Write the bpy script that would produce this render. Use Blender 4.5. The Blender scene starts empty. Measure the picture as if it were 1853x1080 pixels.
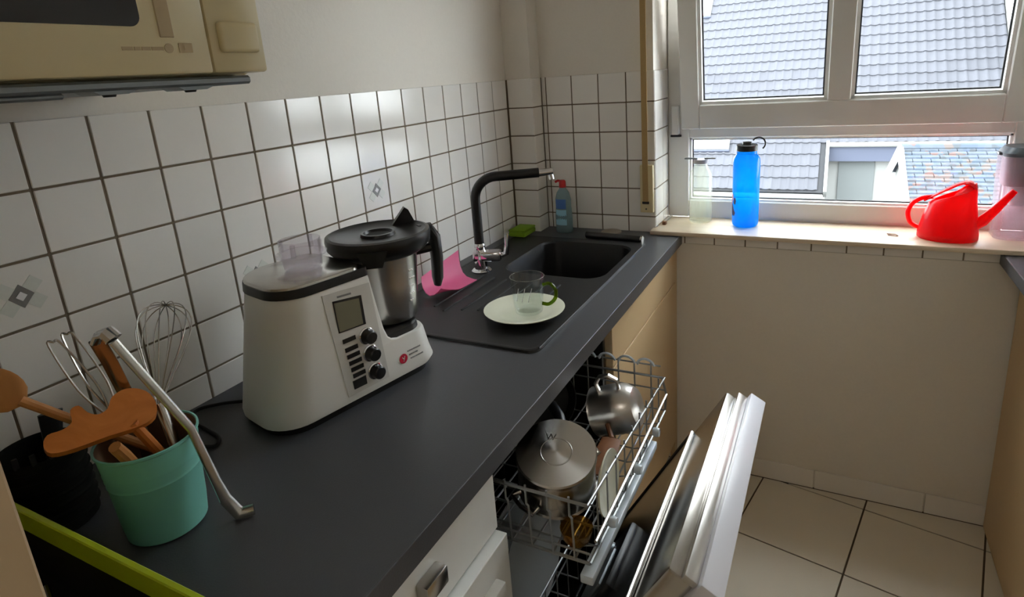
import bpy, bmesh, math, random
from mathutils import Vector, Matrix
random.seed(7)
SC = bpy.context.scene
COL = SC.collection
PI = math.pi

# ------------------------------------------------------------------ camera
cam = bpy.data.cameras.new('camera')
camo = bpy.data.objects.new('camera', cam)
COL.objects.link(camo)
_r = Vector((0.8932, 0.4446, -0.0671)); _d = Vector((0.0592, -0.2641, -0.9627)); _f = Vector((-0.4457, 0.8559, -0.2622))
_f.normalize(); _r = (_r - _f * _r.dot(_f)).normalized(); _d = _f.cross(_r)
camo.matrix_world = Matrix(((_r.x, -_d.x, -_f.x, 1.08465), (_r.y, -_d.y, -_f.y, -0.46634), (_r.z, -_d.z, -_f.z, 1.51028), (0, 0, 0, 1)))
cam.sensor_width = 36; cam.sensor_fit = 'HORIZONTAL'
cam.lens = 1088.67 / 1853 * 36
cam.shift_x = -27.66 / 1853
cam.shift_y = -110.64 / 1853
cam.clip_start = 0.02; cam.clip_end = 300
SC.camera = camo

# ------------------------------------------------------------------ world (overcast sky) and exposure
w = bpy.data.worlds.new('world'); SC.world = w; w.use_nodes = True
w.node_tree.nodes['Background'].inputs[0].default_value = (0.93, 0.97, 1.0, 1)
w.node_tree.nodes['Background'].inputs[1].default_value = 6.0
SC.view_settings.view_transform = 'Standard'
SC.view_settings.look = 'None'
SC.view_settings.exposure = 1.3
SC.view_settings.gamma = 1.0
SC.view_settings.use_curve_mapping = False
SC.cycles.max_bounces = 10
SC.cycles.diffuse_bounces = 6
SC.cycles.transparent_max_bounces = 24
SC.cycles.use_denoising = True

# ------------------------------------------------------------------ materials
def lin(c):
    return tuple((v / 255 / 12.92) if v / 255 <= 0.04045 else ((v / 255 + 0.055) / 1.055) ** 2.4 for v in c)
MATS = {}
def mat(name, col, rough=0.5, metal=0.0, var=0.0, bump=0.0, scale=30.0, spec=0.5, coat=0.0, rnd=0.0, trans=0.0, aniso=0.0):
    """procedural principled material: colour broken up by noise, optional bump, per-object brightness variation"""
    m = bpy.data.materials.new(name); m.use_nodes = True
    nt = m.node_tree; b = nt.nodes['Principled BSDF']; L = nt.links
    c = lin(col)
    b.inputs['Base Color'].default_value = (*c, 1)
    b.inputs['Roughness'].default_value = rough
    b.inputs['Metallic'].default_value = metal
    b.inputs['Specular IOR Level'].default_value = spec
    b.inputs['Coat Weight'].default_value = coat
    if trans: b.inputs['Transmission Weight'].default_value = trans
    tc = nt.nodes.new('ShaderNodeTexCoord')
    n = nt.nodes.new('ShaderNodeTexNoise'); n.inputs['Scale'].default_value = scale; n.inputs['Detail'].default_value = 4
    L.new(tc.outputs['Object'], n.inputs['Vector'])
    if var or rnd:
        mr = nt.nodes.new('ShaderNodeMapRange')
        mr.inputs['To Min'].default_value = 1 - var; mr.inputs['To Max'].default_value = 1 + var
        L.new(n.outputs['Fac'], mr.inputs['Value'])
        val = mr.outputs['Result']
        if rnd:
            oi = nt.nodes.new('ShaderNodeObjectInfo')
            m2 = nt.nodes.new('ShaderNodeMapRange'); m2.inputs['To Min'].default_value = 1 - rnd; m2.inputs['To Max'].default_value = 1 + rnd
            L.new(oi.outputs['Random'], m2.inputs['Value'])
            mm = nt.nodes.new('ShaderNodeMath'); mm.operation = 'MULTIPLY'
            L.new(val, mm.inputs[0]); L.new(m2.outputs['Result'], mm.inputs[1]); val = mm.outputs[0]
        h = nt.nodes.new('ShaderNodeHueSaturation'); h.inputs['Color'].default_value = (*c, 1)
        L.new(val, h.inputs['Value']); L.new(h.outputs['Color'], b.inputs['Base Color'])
    if bump:
        bp = nt.nodes.new('ShaderNodeBump'); bp.inputs['Strength'].default_value = bump; bp.inputs['Distance'].default_value = 0.002
        L.new(n.outputs['Fac'], bp.inputs['Height']); L.new(bp.outputs['Normal'], b.inputs['Normal'])
    MATS[name] = m
    return m
def glassy(name, tint, ior=1.45, refl=1.0, body=0.0, bodycol=(255, 255, 255)):
    """thin clear wall: light passes tinted, the rest mirrors by Fresnel, some body haze"""
    m = bpy.data.materials.new(name); m.use_nodes = True
    nt = m.node_tree; nt.nodes.clear(); L = nt.links
    out = nt.nodes.new('ShaderNodeOutputMaterial')
    t = nt.nodes.new('ShaderNodeBsdfTransparent'); t.inputs[0].default_value = (*lin(tint), 1)
    g = nt.nodes.new('ShaderNodeBsdfGlossy'); g.inputs['Roughness'].default_value = 0.03
    lw = nt.nodes.new('ShaderNodeLayerWeight'); lw.inputs['Blend'].default_value = 0.5
    pw = nt.nodes.new('ShaderNodeMath'); pw.operation = 'POWER'; pw.inputs[1].default_value = 4.0
    L.new(lw.outputs['Facing'], pw.inputs[0])
    f = nt.nodes.new('ShaderNodeMath'); f.operation = 'MULTIPLY_ADD'; f.inputs[1].default_value = 0.6 * refl; f.inputs[2].default_value = ((ior - 1) / (ior + 1)) ** 2
    L.new(pw.outputs[0], f.inputs[0])
    mx = nt.nodes.new('ShaderNodeMixShader')
    L.new(f.outputs[0], mx.inputs[0]); L.new(t.outputs[0], mx.inputs[1]); L.new(g.outputs[0], mx.inputs[2])
    last = mx.outputs[0]
    if body:
        d = nt.nodes.new('ShaderNodeBsdfTranslucent'); d.inputs[0].default_value = (*lin(bodycol), 1)
        d2 = nt.nodes.new('ShaderNodeBsdfDiffuse'); d2.inputs[0].default_value = (*lin(bodycol), 1)
        ad = nt.nodes.new('ShaderNodeMixShader'); ad.inputs[0].default_value = 0.4
        L.new(d.outputs[0], ad.inputs[1]); L.new(d2.outputs[0], ad.inputs[2])
        m2 = nt.nodes.new('ShaderNodeMixShader'); m2.inputs[0].default_value = body
        L.new(last, m2.inputs[1]); L.new(ad.outputs[0], m2.inputs[2]); last = m2.outputs[0]
    L.new(last, out.inputs[0]); MATS[name] = m
    return m
def translucent_plastic(name, col, fac, rough=0.3):
    m = bpy.data.materials.new(name); m.use_nodes = True
    nt = m.node_tree; b = nt.nodes['Principled BSDF']; L = nt.links
    b.inputs['Base Color'].default_value = (*lin(col), 1); b.inputs['Roughness'].default_value = rough
    t = nt.nodes.new('ShaderNodeBsdfTranslucent'); t.inputs[0].default_value = (*lin(col), 1)
    mx = nt.nodes.new('ShaderNodeMixShader'); mx.inputs[0].default_value = fac
    L.new(b.outputs[0], mx.inputs[1]); L.new(t.outputs[0], mx.inputs[2])
    L.new(mx.outputs[0], nt.nodes['Material Output'].inputs[0]); MATS[name] = m
    return m
def wood(name, c1, c2, axis=2, scale=9.0, rough=0.5, dist=3.0):
    m = bpy.data.materials.new(name); m.use_nodes = True
    nt = m.node_tree; b = nt.nodes['Principled BSDF']; L = nt.links
    tc = nt.nodes.new('ShaderNodeTexCoord'); mp = nt.nodes.new('ShaderNodeMapping')
    s = [1, 1, 1]; s[axis] = 0.08; mp.inputs['Scale'].default_value = s
    n = nt.nodes.new('ShaderNodeTexNoise'); n.inputs['Scale'].default_value = scale; n.inputs['Detail'].default_value = 6; n.inputs['Distortion'].default_value = dist
    r = nt.nodes.new('ShaderNodeValToRGB'); r.color_ramp.elements[0].position = 0.3; r.color_ramp.elements[1].position = 0.7
    r.color_ramp.elements[0].color = (*lin(c1), 1); r.color_ramp.elements[1].color = (*lin(c2), 1)
    L.new(tc.outputs['Object'], mp.inputs[0]); L.new(mp.outputs[0], n.inputs['Vector']); L.new(n.outputs['Fac'], r.inputs[0]); L.new(r.outputs[0], b.inputs['Base Color'])
    b.inputs['Roughness'].default_value = rough; MATS[name] = m
    return m
mat('plaster', (226, 221, 212), 0.9, var=0.03, bump=0.25, scale=120)
mat('tile', (232, 229, 224), 0.16, var=0.02, scale=14, rnd=0.025, bump=0.03)
mat('grout', (112, 99, 82), 0.9, var=0.08, scale=200)
mat('decor_dark', (122, 121, 120), 0.3, var=0.15, scale=200)
mat('decor_pale', (212, 214, 207), 0.3, var=0.06, scale=120)
mat('decor_white', (226, 225, 228), 0.3, var=0.03)
mat('floor_tile', (218, 211, 196), 0.3, var=0.03, scale=10, rnd=0.03, bump=0.04)
mat('floor_grout', (88, 74, 58), 0.9, var=0.1, scale=200)
mat('worktop', (66, 67, 71), 0.38, var=0.12, bump=0.12, scale=420, spec=0.5)
mat('sink_black', (24, 24, 26), 0.42, var=0.2, bump=0.2, scale=600, spec=0.35)
mat('chrome', (225, 225, 228), 0.08, 1.0, var=0.02)
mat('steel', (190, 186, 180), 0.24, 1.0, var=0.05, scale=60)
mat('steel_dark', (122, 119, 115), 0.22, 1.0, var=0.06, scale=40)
mat('steel_bright', (215, 212, 208), 0.3, 1.0, var=0.04, scale=50)
mr_ = mat('steel_radial', (214, 210, 204), 0.26, 1.0, var=0.03)
_b = mr_.node_tree.nodes['Principled BSDF']; _b.inputs['Anisotropic'].default_value = 0.85
_t = mr_.node_tree.nodes.new('ShaderNodeTangent'); _t.direction_type = 'RADIAL'; _t.axis = 'Z'
mr_.node_tree.links.new(_t.outputs[0], _b.inputs['Tangent'])
mat('black_plastic', (20, 20, 22), 0.35, var=0.1, scale=60)
mat('black_matt', (16, 16, 17), 0.7, var=0.15, scale=80)
mat('rubber', (14, 14, 15), 0.6, var=0.1)
mat('white_plastic', (232, 230, 224), 0.28, var=0.015, scale=20)
mat('panel_grey', (208, 206, 200), 0.3, var=0.02)
mat('grey_print', (150, 150, 148), 0.5, var=0.05)
mat('lcd', (118, 116, 98), 0.12, var=0.05, scale=12)
mat('red_logo', (196, 30, 62), 0.35, var=0.03)
mat('cream_plastic', (214, 200, 158), 0.3, var=0.03, scale=8)
mat('cream_dark', (188, 168, 132), 0.4, var=0.04)
mat('micro_glass', (22, 18, 15), 0.08, var=0.2, scale=6)
mat('grey_metal', (132, 138, 142), 0.45, 0.6, var=0.15, scale=20)
mat('white_lacquer', (224, 225, 222), 0.3, var=0.015)
mat('lilac_white', (228, 229, 238), 0.3, var=0.01)
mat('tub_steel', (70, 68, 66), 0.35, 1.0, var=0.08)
mat('rack_wire', (150, 152, 152), 0.3, 0.6, var=0.08)
mat('rack_bar', (196, 206, 214), 0.25, var=0.03)
mat('tan_front', (202, 174, 132), 0.45, var=0.03, scale=5)
mat('tan_gap', (235, 215, 180), 0.5, var=0.02)
mat('beige_side', (196, 172, 138), 0.5, var=0.03, scale=4)
mat('carcass', (60, 52, 44), 0.7, var=0.05)
mat('mint', (126, 196, 182), 0.38, var=0.03, scale=10)
mat('mint_inner', (120, 92, 66), 0.6, var=0.08)
mat('lime', (178, 196, 28), 0.4, var=0.04, scale=25)
mat('dark_green', (18, 20, 15), 0.85, var=0.3, scale=40, spec=0.15)
wood('spoon_wood', (186, 124, 66), (206, 144, 82), 2, 14)
wood('spoon_wood_red', (196, 112, 42), (214, 130, 58), 2, 14)
wood('sill_wood', (222, 205, 180), (212, 193, 166), 0, 7, 0.4)
wood('brown_wood', (110, 66, 38), (140, 90, 54), 2, 12)
mat('frame_white', (226, 225, 221), 0.3, var=0.01)
mat('bead_white', (244, 244, 242), 0.3, var=0.01)
mat('gasket', (40, 42, 46), 0.6, var=0.1)
glassy('pane', (250, 252, 252), 1.3)
glassy('glass_clear', (248, 250, 249), 1.5)
glassy('glass_bottle', (250, 251, 247), 1.5, body=0.10, bodycol=(238, 240, 232))
glassy('glass_amber', (226, 196, 130), 1.5, body=0.15, bodycol=(180, 140, 70))
glassy('plastic_clear', (249, 247, 249), 1.45, body=0.07, bodycol=(240, 236, 240))
glassy('jug_clear', (248, 242, 246), 1.45, body=0.13, bodycol=(240, 230, 236))
glassy('green_glass', (150, 176, 40), 1.5, body=0.35, bodycol=(120, 140, 20))
glassy('soap_body', (214, 232, 236), 1.45, body=0.35, bodycol=(190, 214, 220))
glassy('blue_plastic', (96, 200, 255), 1.45, body=0.5, bodycol=(0, 172, 250))
translucent_plastic('red_plastic', (255, 22, 40), 0.55)
translucent_plastic('pink_rubber', (244, 118, 168), 0.25, 0.5)
mat('opal', (240, 236, 226), 0.4)
mat('jug_grey', (186, 182, 186), 0.4, var=0.03)
mat('jug_lid', (104, 114, 124), 0.35, var=0.04)
mat('soap_label', (70, 110, 176), 0.4, var=0.1)
mat('soap_label_pale', (150, 196, 214), 0.4, var=0.1)
mat('soap_red', (190, 38, 40), 0.35, var=0.04)
mat('sponge_green', (120, 156, 24), 0.9, var=0.15, bump=0.6, scale=250)
mat('stone_pale', (150, 140, 126), 0.8, var=0.1)
mat('strap', (176, 148, 100), 0.85, var=0.1, bump=0.3, scale=400)
mat('plate_cream', (226, 226, 206), 0.2, var=0.015)
mat('plate_grey', (160, 162, 160), 0.25, var=0.02)
mat('print_dark', (60, 40, 58), 0.5, var=0.2, scale=150)
mat('print_pink', (205, 130, 140), 0.5, var=0.2, scale=150)
mat('roof_tile', (73, 74, 79), 0.8, var=0.12, scale=6, rnd=0.08, spec=0.1)
mat('roof_under', (40, 41, 44), 0.9, var=0.1)
mat('render_white', (120, 121, 119), 0.9, var=0.03, scale=3)
mat('render_grey', (84, 88, 88), 0.9, var=0.03, scale=3)
mat('shade_apron_blue', (62, 67, 82), 0.8, var=0.04, scale=3)  # soffit shade as a colour, also used on the roof window aprons
mat('paving', (70, 69, 66), 0.95, var=0.1, scale=2)

def shingle_mat():
    m = bpy.data.materials.new('shingles'); m.use_nodes = True
    nt = m.node_tree; b = nt.nodes['Principled BSDF']; L = nt.links
    tc = nt.nodes.new('ShaderNodeTexCoord')
    v = nt.nodes.new('ShaderNodeTexVoronoi'); v.inputs['Scale'].default_value = 12; L.new(tc.outputs['Object'], v.inputs['Vector'])
    r = nt.nodes.new('ShaderNodeValToRGB'); cr = r.color_ramp
    cr.interpolation = 'CONSTANT'
    cr.elements[0].color = (*lin((70, 76, 84)), 1); cr.elements[1].position = 0.2; cr.elements[1].color = (*lin((72, 78, 86)), 1)
    for p, c in ((0.42, (64, 68, 72)), (0.6, (64, 72, 82)), (0.74, (80, 74, 72)), (0.84, (84, 70, 68)), (0.92, (68, 76, 90))):
        e = cr.elements.new(p); e.color = (*lin(c), 1)
    s = nt.nodes.new('ShaderNodeSeparateColor'); L.new(v.outputs['Color'], s.inputs[0]); L.new(s.outputs[0], r.inputs[0])
    L.new(r.outputs[0], b.inputs['Base Color']); b.inputs['Roughness'].default_value = 0.9; b.inputs['Specular IOR Level'].default_value = 0.1
    MATS['shingles'] = m
shingle_mat()

# ------------------------------------------------------------------ geometry helpers
class G:
    """collects geometry for one mesh"""
    def __init__(s): s.v = []; s.f = []
    def add(s, vs, fs):
        o = len(s.v); s.v += [tuple(v) for v in vs]; s.f += [tuple(i + o for i in f) for f in fs]; return s
    def box(s, lo, hi, bev=0.0, seg=1, M=None):
        lo = [min(a, b) for a, b in zip(lo, hi)], [max(a, b) for a, b in zip(lo, hi)]
        lo, hi = lo
        bm = bmesh.new(); bmesh.ops.create_cube(bm, size=1)
        for v in bm.verts: v.co = Vector([(lo[i] + hi[i]) / 2 + v.co[i] * (hi[i] - lo[i]) for i in range(3)])
        if bev: bmesh.ops.bevel(bm, geom=bm.edges[:], offset=bev, segments=seg, profile=0.5, affect='EDGES')
        s.bm(bm, M); return s
    def bm(s, bm, M=None):
        bm.verts.index_update()
        s.add([(M @ v.co) if M else v.co for v in bm.verts], [[v.index for v in f.verts] for f in bm.faces]); bm.free(); return s
    def loft(s, rings, closed=True, caps=True, loop=False):
        n = len(rings[0]); vs = [p for r in rings for p in r]; fs = []
        K = len(rings)
        for k in range(K if loop else K - 1):
            k2 = (k + 1) % K
            for i in range(n if closed else n - 1):
                j = (i + 1) % n
                fs.append((k * n + i, k * n + j, k2 * n + j, k2 * n + i))
        if caps and closed and not loop:
            fs.append(tuple(range(n))[::-1]); fs.append(tuple((K - 1) * n + i for i in range(n)))
        return s.add(vs, fs)
    def lathe(s, prof, seg=28, c=(0, 0, 0), M=None, caps=False):
        rings = []
        for r, z in prof:
            ring = [Vector((c[0] + r * math.cos(2 * PI * i / seg), c[1] + r * math.sin(2 * PI * i / seg), c[2] + z)) for i in range(seg)]
            if M: ring = [M @ p for p in ring]
            rings.append(ring)
        return s.loft(rings, True, caps)
    def tube(s, pts, r, seg=8, closed=False, caps=True, flat=None):
        pts = [Vector(p) for p in pts]; n = len(pts); rings = []
        up = None
        for i, p in enumerate(pts):
            if closed: t = (pts[(i + 1) % n] - pts[i - 1])
            else: t = pts[min(i + 1, n - 1)] - pts[max(i - 1, 0)]
            t.normalize()
            if up is None:
                a = Vector((0, 0, 1)) if abs(t.z) < 0.9 else Vector((1, 0, 0))
                up = (a - t * a.dot(t)).normalized()
            else:
                up = (up - t * up.dot(t)).normalized()
            sd = t.cross(up)
            rr = r[i] if isinstance(r, (list, tuple)) else r
            ru, rs = (rr, rr) if flat is None else (rr * flat[0], rr * flat[1])
            rings.append([p + up * ru * math.cos(2 * PI * k / seg) + sd * rs * math.sin(2 * PI * k / seg) for k in range(seg)])
        return s.loft(rings, True, caps and not closed, loop=closed)
    def prism(s, poly, ax, a, b):
        """polygon in the plane normal to axis ax, extruded from a to b"""
        def P(q, h):
            q = list(q); q.insert(ax, h); return q
        n = len(poly); vs = [P(q, a) for q in poly] + [P(q, b) for q in poly]
        fs = [tuple(range(n))[::-1], tuple(range(n, 2 * n))] + [(i, (i + 1) % n, n + (i + 1) % n, n + i) for i in range(n)]
        return s.add(vs, fs)
    def mesh(s, name, smooth=35):
        me = bpy.data.meshes.new(name); me.from_pydata(s.v, [], s.f)
        bm = bmesh.new(); bm.from_mesh(me); bmesh.ops.recalc_face_normals(bm, faces=bm.faces[:])
        if smooth:
            for f in bm.faces: f.smooth = True
        bm.to_mesh(me); bm.free()
        if smooth: me.set_sharp_from_angle(angle=math.radians(smooth))
        me.update(); return me
def obj(name, g, m, parent=None, loc=None, rot=None, smooth=35):
    me = g.mesh(name, smooth) if isinstance(g, G) else g
    if m and not me.materials: me.materials.append(MATS[m])
    o = bpy.data.objects.new(name, me); COL.objects.link(o)
    if parent: o.parent = parent
    if loc: o.location = loc
    if rot: o.rotation_euler = rot
    return o
def thing(name, label, cat, loc=(0, 0, 0), rz=0.0, group=None, rot=None):
    o = bpy.data.objects.new(name, None); COL.objects.link(o); o.empty_display_size = 0.05
    o.location = loc; o.rotation_euler = rot if rot else (0, 0, rz)
    tag(o, label, cat, group); return o
def tag(o, label, cat, group=None):
    o['label'] = label; o['category'] = cat
    if group: o['group'] = group
    return o
def struct(name, g=None, m=None, loc=None, smooth=0, label=None, cat=None):
    if g is None:
        o = bpy.data.objects.new(name, None); COL.objects.link(o)
        if loc: o.location = loc
    else: o = obj(name, g, m, None, loc, smooth=smooth)
    o['kind'] = 'structure'
    if label: o['label'] = label
    if cat: o['category'] = cat
    return o
def rrect(x0, x1, y0, y1, r, z, seg=6):
    """rounded rectangle ring; r a number or four radii (x0y0, x1y0, x1y1, x0y1)"""
    if not isinstance(r, (list, tuple)): r = (r,) * 4
    pts = []
    for (cx, cy, a0, rr) in ((x0 + r[0], y0 + r[0], PI, r[0]), (x1 - r[1], y0 + r[1], 1.5 * PI, r[1]), (x1 - r[2], y1 - r[2], 0, r[2]), (x0 + r[3], y1 - r[3], 0.5 * PI, r[3])):
        for i in range(seg + 1):
            a = a0 + 0.5 * PI * i / seg
            pts.append(Vector((cx + rr * math.cos(a), cy + rr * math.sin(a), z)))
    return pts
def text(name, s, size, m, parent, M, depth=0.0003):
    cu = bpy.data.curves.new(name, 'FONT'); cu.body = s; cu.size = size; cu.extrude = depth; cu.align_x = 'CENTER'; cu.align_y = 'CENTER'
    t = bpy.data.objects.new(name, cu); COL.objects.link(t)
    dg = bpy.context.evaluated_depsgraph_get(); me = bpy.data.meshes.new_from_object(t.evaluated_get(dg))
    bpy.data.objects.remove(t); me.transform(M); me.materials.clear(); me.materials.append(MATS[m])
    o = bpy.data.objects.new(name, me); COL.objects.link(o); o.parent = parent; return o
def frameM(o, ex, ey, ez):
    return Matrix(((ex[0], ey[0], ez[0], o[0]), (ex[1], ey[1], ez[1], o[1]), (ex[2], ey[2], ez[2], o[2]), (0, 0, 0, 1)))
def arc(c, r, a0, a1, n, ex, ey):
    c, ex, ey = Vector(c), Vector(ex), Vector(ey)
    return [c + ex * r * math.cos(a0 + (a1 - a0) * i / n) + ey * r * math.sin(a0 + (a1 - a0) * i / n) for i in range(n + 1)]

# ------------------------------------------------------------------ the room
P = 0.102          # wall tile pitch
ZT = 1.492         # top of the wall tiles
ZC = 0.926         # worktop height
YW = 1.6125        # window wall (tile face)
YF = 1.80          # window frame face
ZS = 0.942         # sill top
RX0, RX1 = 0.529, 1.63      # window opening
ZH = 2.28          # window head
XR = 2.14          # right wall
YB = -2.4          # wall behind the camera
ZCE = 2.5
_tm = {}
def tile_mesh(sx, sy, sz, m):
    k = (round(sx, 4), round(sy, 4), round(sz, 4), m)
    if k not in _tm:
        me = G().box((-sx / 2, -sy / 2, -sz / 2), (sx / 2, sy / 2, sz / 2), 0.0012).mesh('tile', 0)
        me.materials.append(MATS[m]); _tm[k] = me
    return _tm[k]
GAP = 0.004
floor = struct('floor', G().box((-0.1, YB - 0.1, -0.08), (XR + 0.1, YW + 0.1, -0.003)), 'floor_grout')
FA = math.radians(-11.2); FT = 0.331
fe1 = Vector((math.cos(FA), math.sin(FA))); fe2 = Vector((-math.sin(FA), math.cos(FA)))
fo = Vector((1.2506, 1.5581))
def clip(poly, nx, ny, d):
    out = []
    for i in range(len(poly)):
        a, b = poly[i], poly[(i + 1) % len(poly)]
        da, db = a[0] * nx + a[1] * ny - d, b[0] * nx + b[1] * ny - d
        if da <= 0: out.append(a)
        if da * db < 0:
            t = da / (da - db); out.append((a[0] + (b[0] - a[0]) * t, a[1] + (b[1] - a[1]) * t))
    return out
for i in range(-4, 4):
    for j in range(-11, 2):
        g = 0.0028
        q = [fo + fe1 * (FT * (i + a) + (g if a == 0 else -g)) + fe2 * (FT * (j + b) + (g if b == 0 else -g)) for a, b in ((0, 0), (1, 0), (1, 1), (0, 1))]
        poly = [(p.x, p.y) for p in q]
        for nx, ny, d in ((0, 1, YW - 0.004), (0, -1, -YB), (1, 0, XR), (-1, 0, -0.3)):
            poly = clip(poly, nx, ny, d)
            if len(poly) < 3: break
        if len(poly) < 3: continue
        obj('floor_tile', G().prism(poly, 2, -0.01, 0.0), 'floor_tile', floor, smooth=0)

wl = struct('wall_left', G().box((-0.2, YB - 0.1, 0), (-0.005, YW + 0.2, ZCE)), 'plaster')
obj('grout_bed', G().box((-0.0045, -0.62, ZC - 0.02), (-0.0018, 1.534, ZT)), 'grout', wl, smooth=0)
for i in range(-5, 15):
    for j in range(6):
        z1 = ZT - j * P; z0 = max(z1 - P, ZC - 0.012)
        h = z1 - z0 - GAP if j else z1 - z0 - GAP / 2
        zc = (z1 + z0) / 2 + (0 if j else GAP / 4)
        obj('tile', tile_mesh(0.006, P - GAP, h, 'tile'), None, wl, (-0.003, (i + 0.5) * P, zc))
for (i, j) in ((-1, 2), (7, 2), (3, 3)):
    yc, zc = (i + 0.5) * P, ZT - (j + 0.5) * P
    d = 0.0235
    gp = G()
    for a, b in ((0.018, 0.016), (-0.018, -0.016), (-0.019, 0.014), (0.019, -0.014)):
        gp.prism([(yc + a - 0.014, zc + b * 0.9), (yc + a, zc + b * 0.9 - 0.014), (yc + a + 0.014, zc + b * 0.9), (yc + a, zc + b * 0.9 + 0.014)], 0, 0.0, 0.0006)
    obj('tile_motif_petals', gp, 'decor_pale', wl, smooth=0)
    obj('tile_motif', G().prism([(yc - d * .72, zc), (yc, zc - d * .8), (yc + d * .72, zc), (yc, zc + d * .8)], 0, 0.0, 0.0010), 'decor_dark', wl, smooth=0)
    d = 0.0095
    obj('tile_motif_centre', G().prism([(yc - d * .8, zc), (yc, zc - d * .8), (yc + d * .8, zc), (yc, zc + d * .8)], 0, 0.0, 0.0014), 'decor_white', wl, smooth=0)

# window wall with its opening, and the pipe chase in the corner
g = G()
g.box((-0.1, YW + 0.005, 0), (RX0 - 0.005, YF + 0.12, ZCE)).box((RX1, YW + 0.005, 0), (XR + 0.1, YF + 0.12, ZCE))
g.box((RX0 - 0.005, YW + 0.005, 0), (RX1, YF + 0.12, ZC - 0.002)).box((RX0 - 0.005, YW + 0.005, ZH), (RX1, YF + 0.12, ZCE))
g.box((0.55, YW + 0.0008, 0.0765), (1.60, YW + 0.006, ZC - 0.0365))
wb = struct('wall_back', g, 'plaster')
CX, CY = 0.103, 1.5325      # chase corner
obj('grout_bed', G().box((CX, YW + 0.0018, ZC - 0.03), (RX0 - 0.002, YW + 0.0045, ZT)).box((RX0, YW + 0.0018, ZC - 0.036), (RX1 + 0.1, YW + 0.0045, ZC - 0.001)), 'grout', wb, smooth=0)
X0 = 0.1213
for k in range(-1, 4):
    xa = X0 + k * P if k >= 0 else CX; xb = X0 + (k + 1) * P
    for j in range(6):
        z1 = ZT - j * P; z0 = max(z1 - P, ZC - 0.012)
        h = z1 - z0 - GAP if j else z1 - z0 - GAP / 2
        zc = (z1 + z0) / 2 + (0 if j else GAP / 4)
        obj('tile', tile_mesh(xb - xa - GAP, 0.006, h, 'tile'), None, wb, ((xa + xb) / 2, YW + 0.003, zc))
for k in range(4, 15):      # the row that shows under the sill
    xa = X0 + k * P
    if xa + P > RX1 + 0.12: break
    obj('tile', tile_mesh(P - GAP, 0.006, 0.034, 'tile'), None, wb, (xa + P / 2, YW + 0.003, ZC - 0.0185))
for xa in (0.43, 0.7595, 1.0925, 1.4255):  # skirting tiles
    xb = min(xa + 0.333, 1.60)
    obj('skirting_tile', tile_mesh(xb - xa - 0.004, 0.008, 0.074, 'tile'), None, wb, ((xa + xb) / 2, YW + 0.001, 0.0385))
# tiled left reveal
obj('grout_bed', G().box((RX0 - 0.0045, YW + 0.004, ZS), (RX0 - 0.0018, YF, ZT)), 'grout', wb, smooth=0)
for j in range(6):
    z1 = ZT - j * P; z0 = max(z1 - P, ZS)
    h = z1 - z0 - GAP if j else z1 - z0 - GAP / 2
    for ya, yb in ((YW + 0.002, YW + 0.106), (YW + 0.106, YF - 0.001)):
        if h > 0.01: obj('tile', tile_mesh(0.006, yb - ya - 0.003, h, 'tile'), None, wb, (RX0 - 0.003, (ya + yb) / 2, (z1 + z0) / 2))
ch = struct('wall_chase', G().box((-0.004, CY + 0.005, 0), (CX - 0.005, YW + 0.01, ZCE)), 'plaster')
obj('grout_bed', G().box((-0.004, CY + 0.0018, ZC - 0.02), (CX - 0.0018, YW + 0.004, ZT)), 'grout', ch, smooth=0)
for j in range(6):
    z1 = ZT - j * P; z0 = max(z1 - P, ZC - 0.012)
    h = z1 - z0 - GAP if j else z1 - z0 - GAP / 2
    zc = (z1 + z0) / 2 + (0 if j else GAP / 4)
    obj('tile', tile_mesh(CX - 0.004, 0.006, h, 'tile'), None, ch, (CX / 2 + 0.002, CY + 0.003, zc))
    obj('tile', tile_mesh(0.006, YW - CY - 0.008, h, 'tile'), None, ch, (CX - 0.003, (CY + YW) / 2 + 0.002, zc))
struct('wall_right', G().box((XR, YB - 0.1, 0), (XR + 0.1, YW + 0.005, ZCE)), 'plaster')
struct('wall_front', G().box((-0.2, YB - 0.1, 0), (XR + 0.1, YB, ZCE)), 'plaster')
struct('ceiling', G().box((-0.2, YB - 0.1, ZCE), (XR + 0.1, YF + 0.12, ZCE + 0.1)), 'plaster')

cl0 = thing('fill_lamp', 'added round opal fill lamp on the ceiling behind the camera, unseen', 'lamp', (1.05, -1.25, ZCE))  # unseen lamp, added to lift the ambient light in the room
obj('ceiling_rose', G().lathe([(0.0, 0.0), (0.09, 0.0), (0.09, -0.03), (0.075, -0.035)], 28), 'frame_white', cl0)
obj('shade', G().lathe([(0.11, -0.032), (0.15, -0.06), (0.15, -0.09), (0.12, -0.125), (0.06, -0.142), (0.0, -0.145)], 32), 'opal', cl0)
ld = bpy.data.lights.new('fill_light', 'POINT'); ld.energy = 2.6; ld.color = (1.0, 0.92, 0.82); ld.shadow_soft_size = 0.12
lo0 = bpy.data.objects.new('fill_light', ld); COL.objects.link(lo0); lo0.parent = cl0; lo0.location = (0, 0, -0.30)

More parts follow.
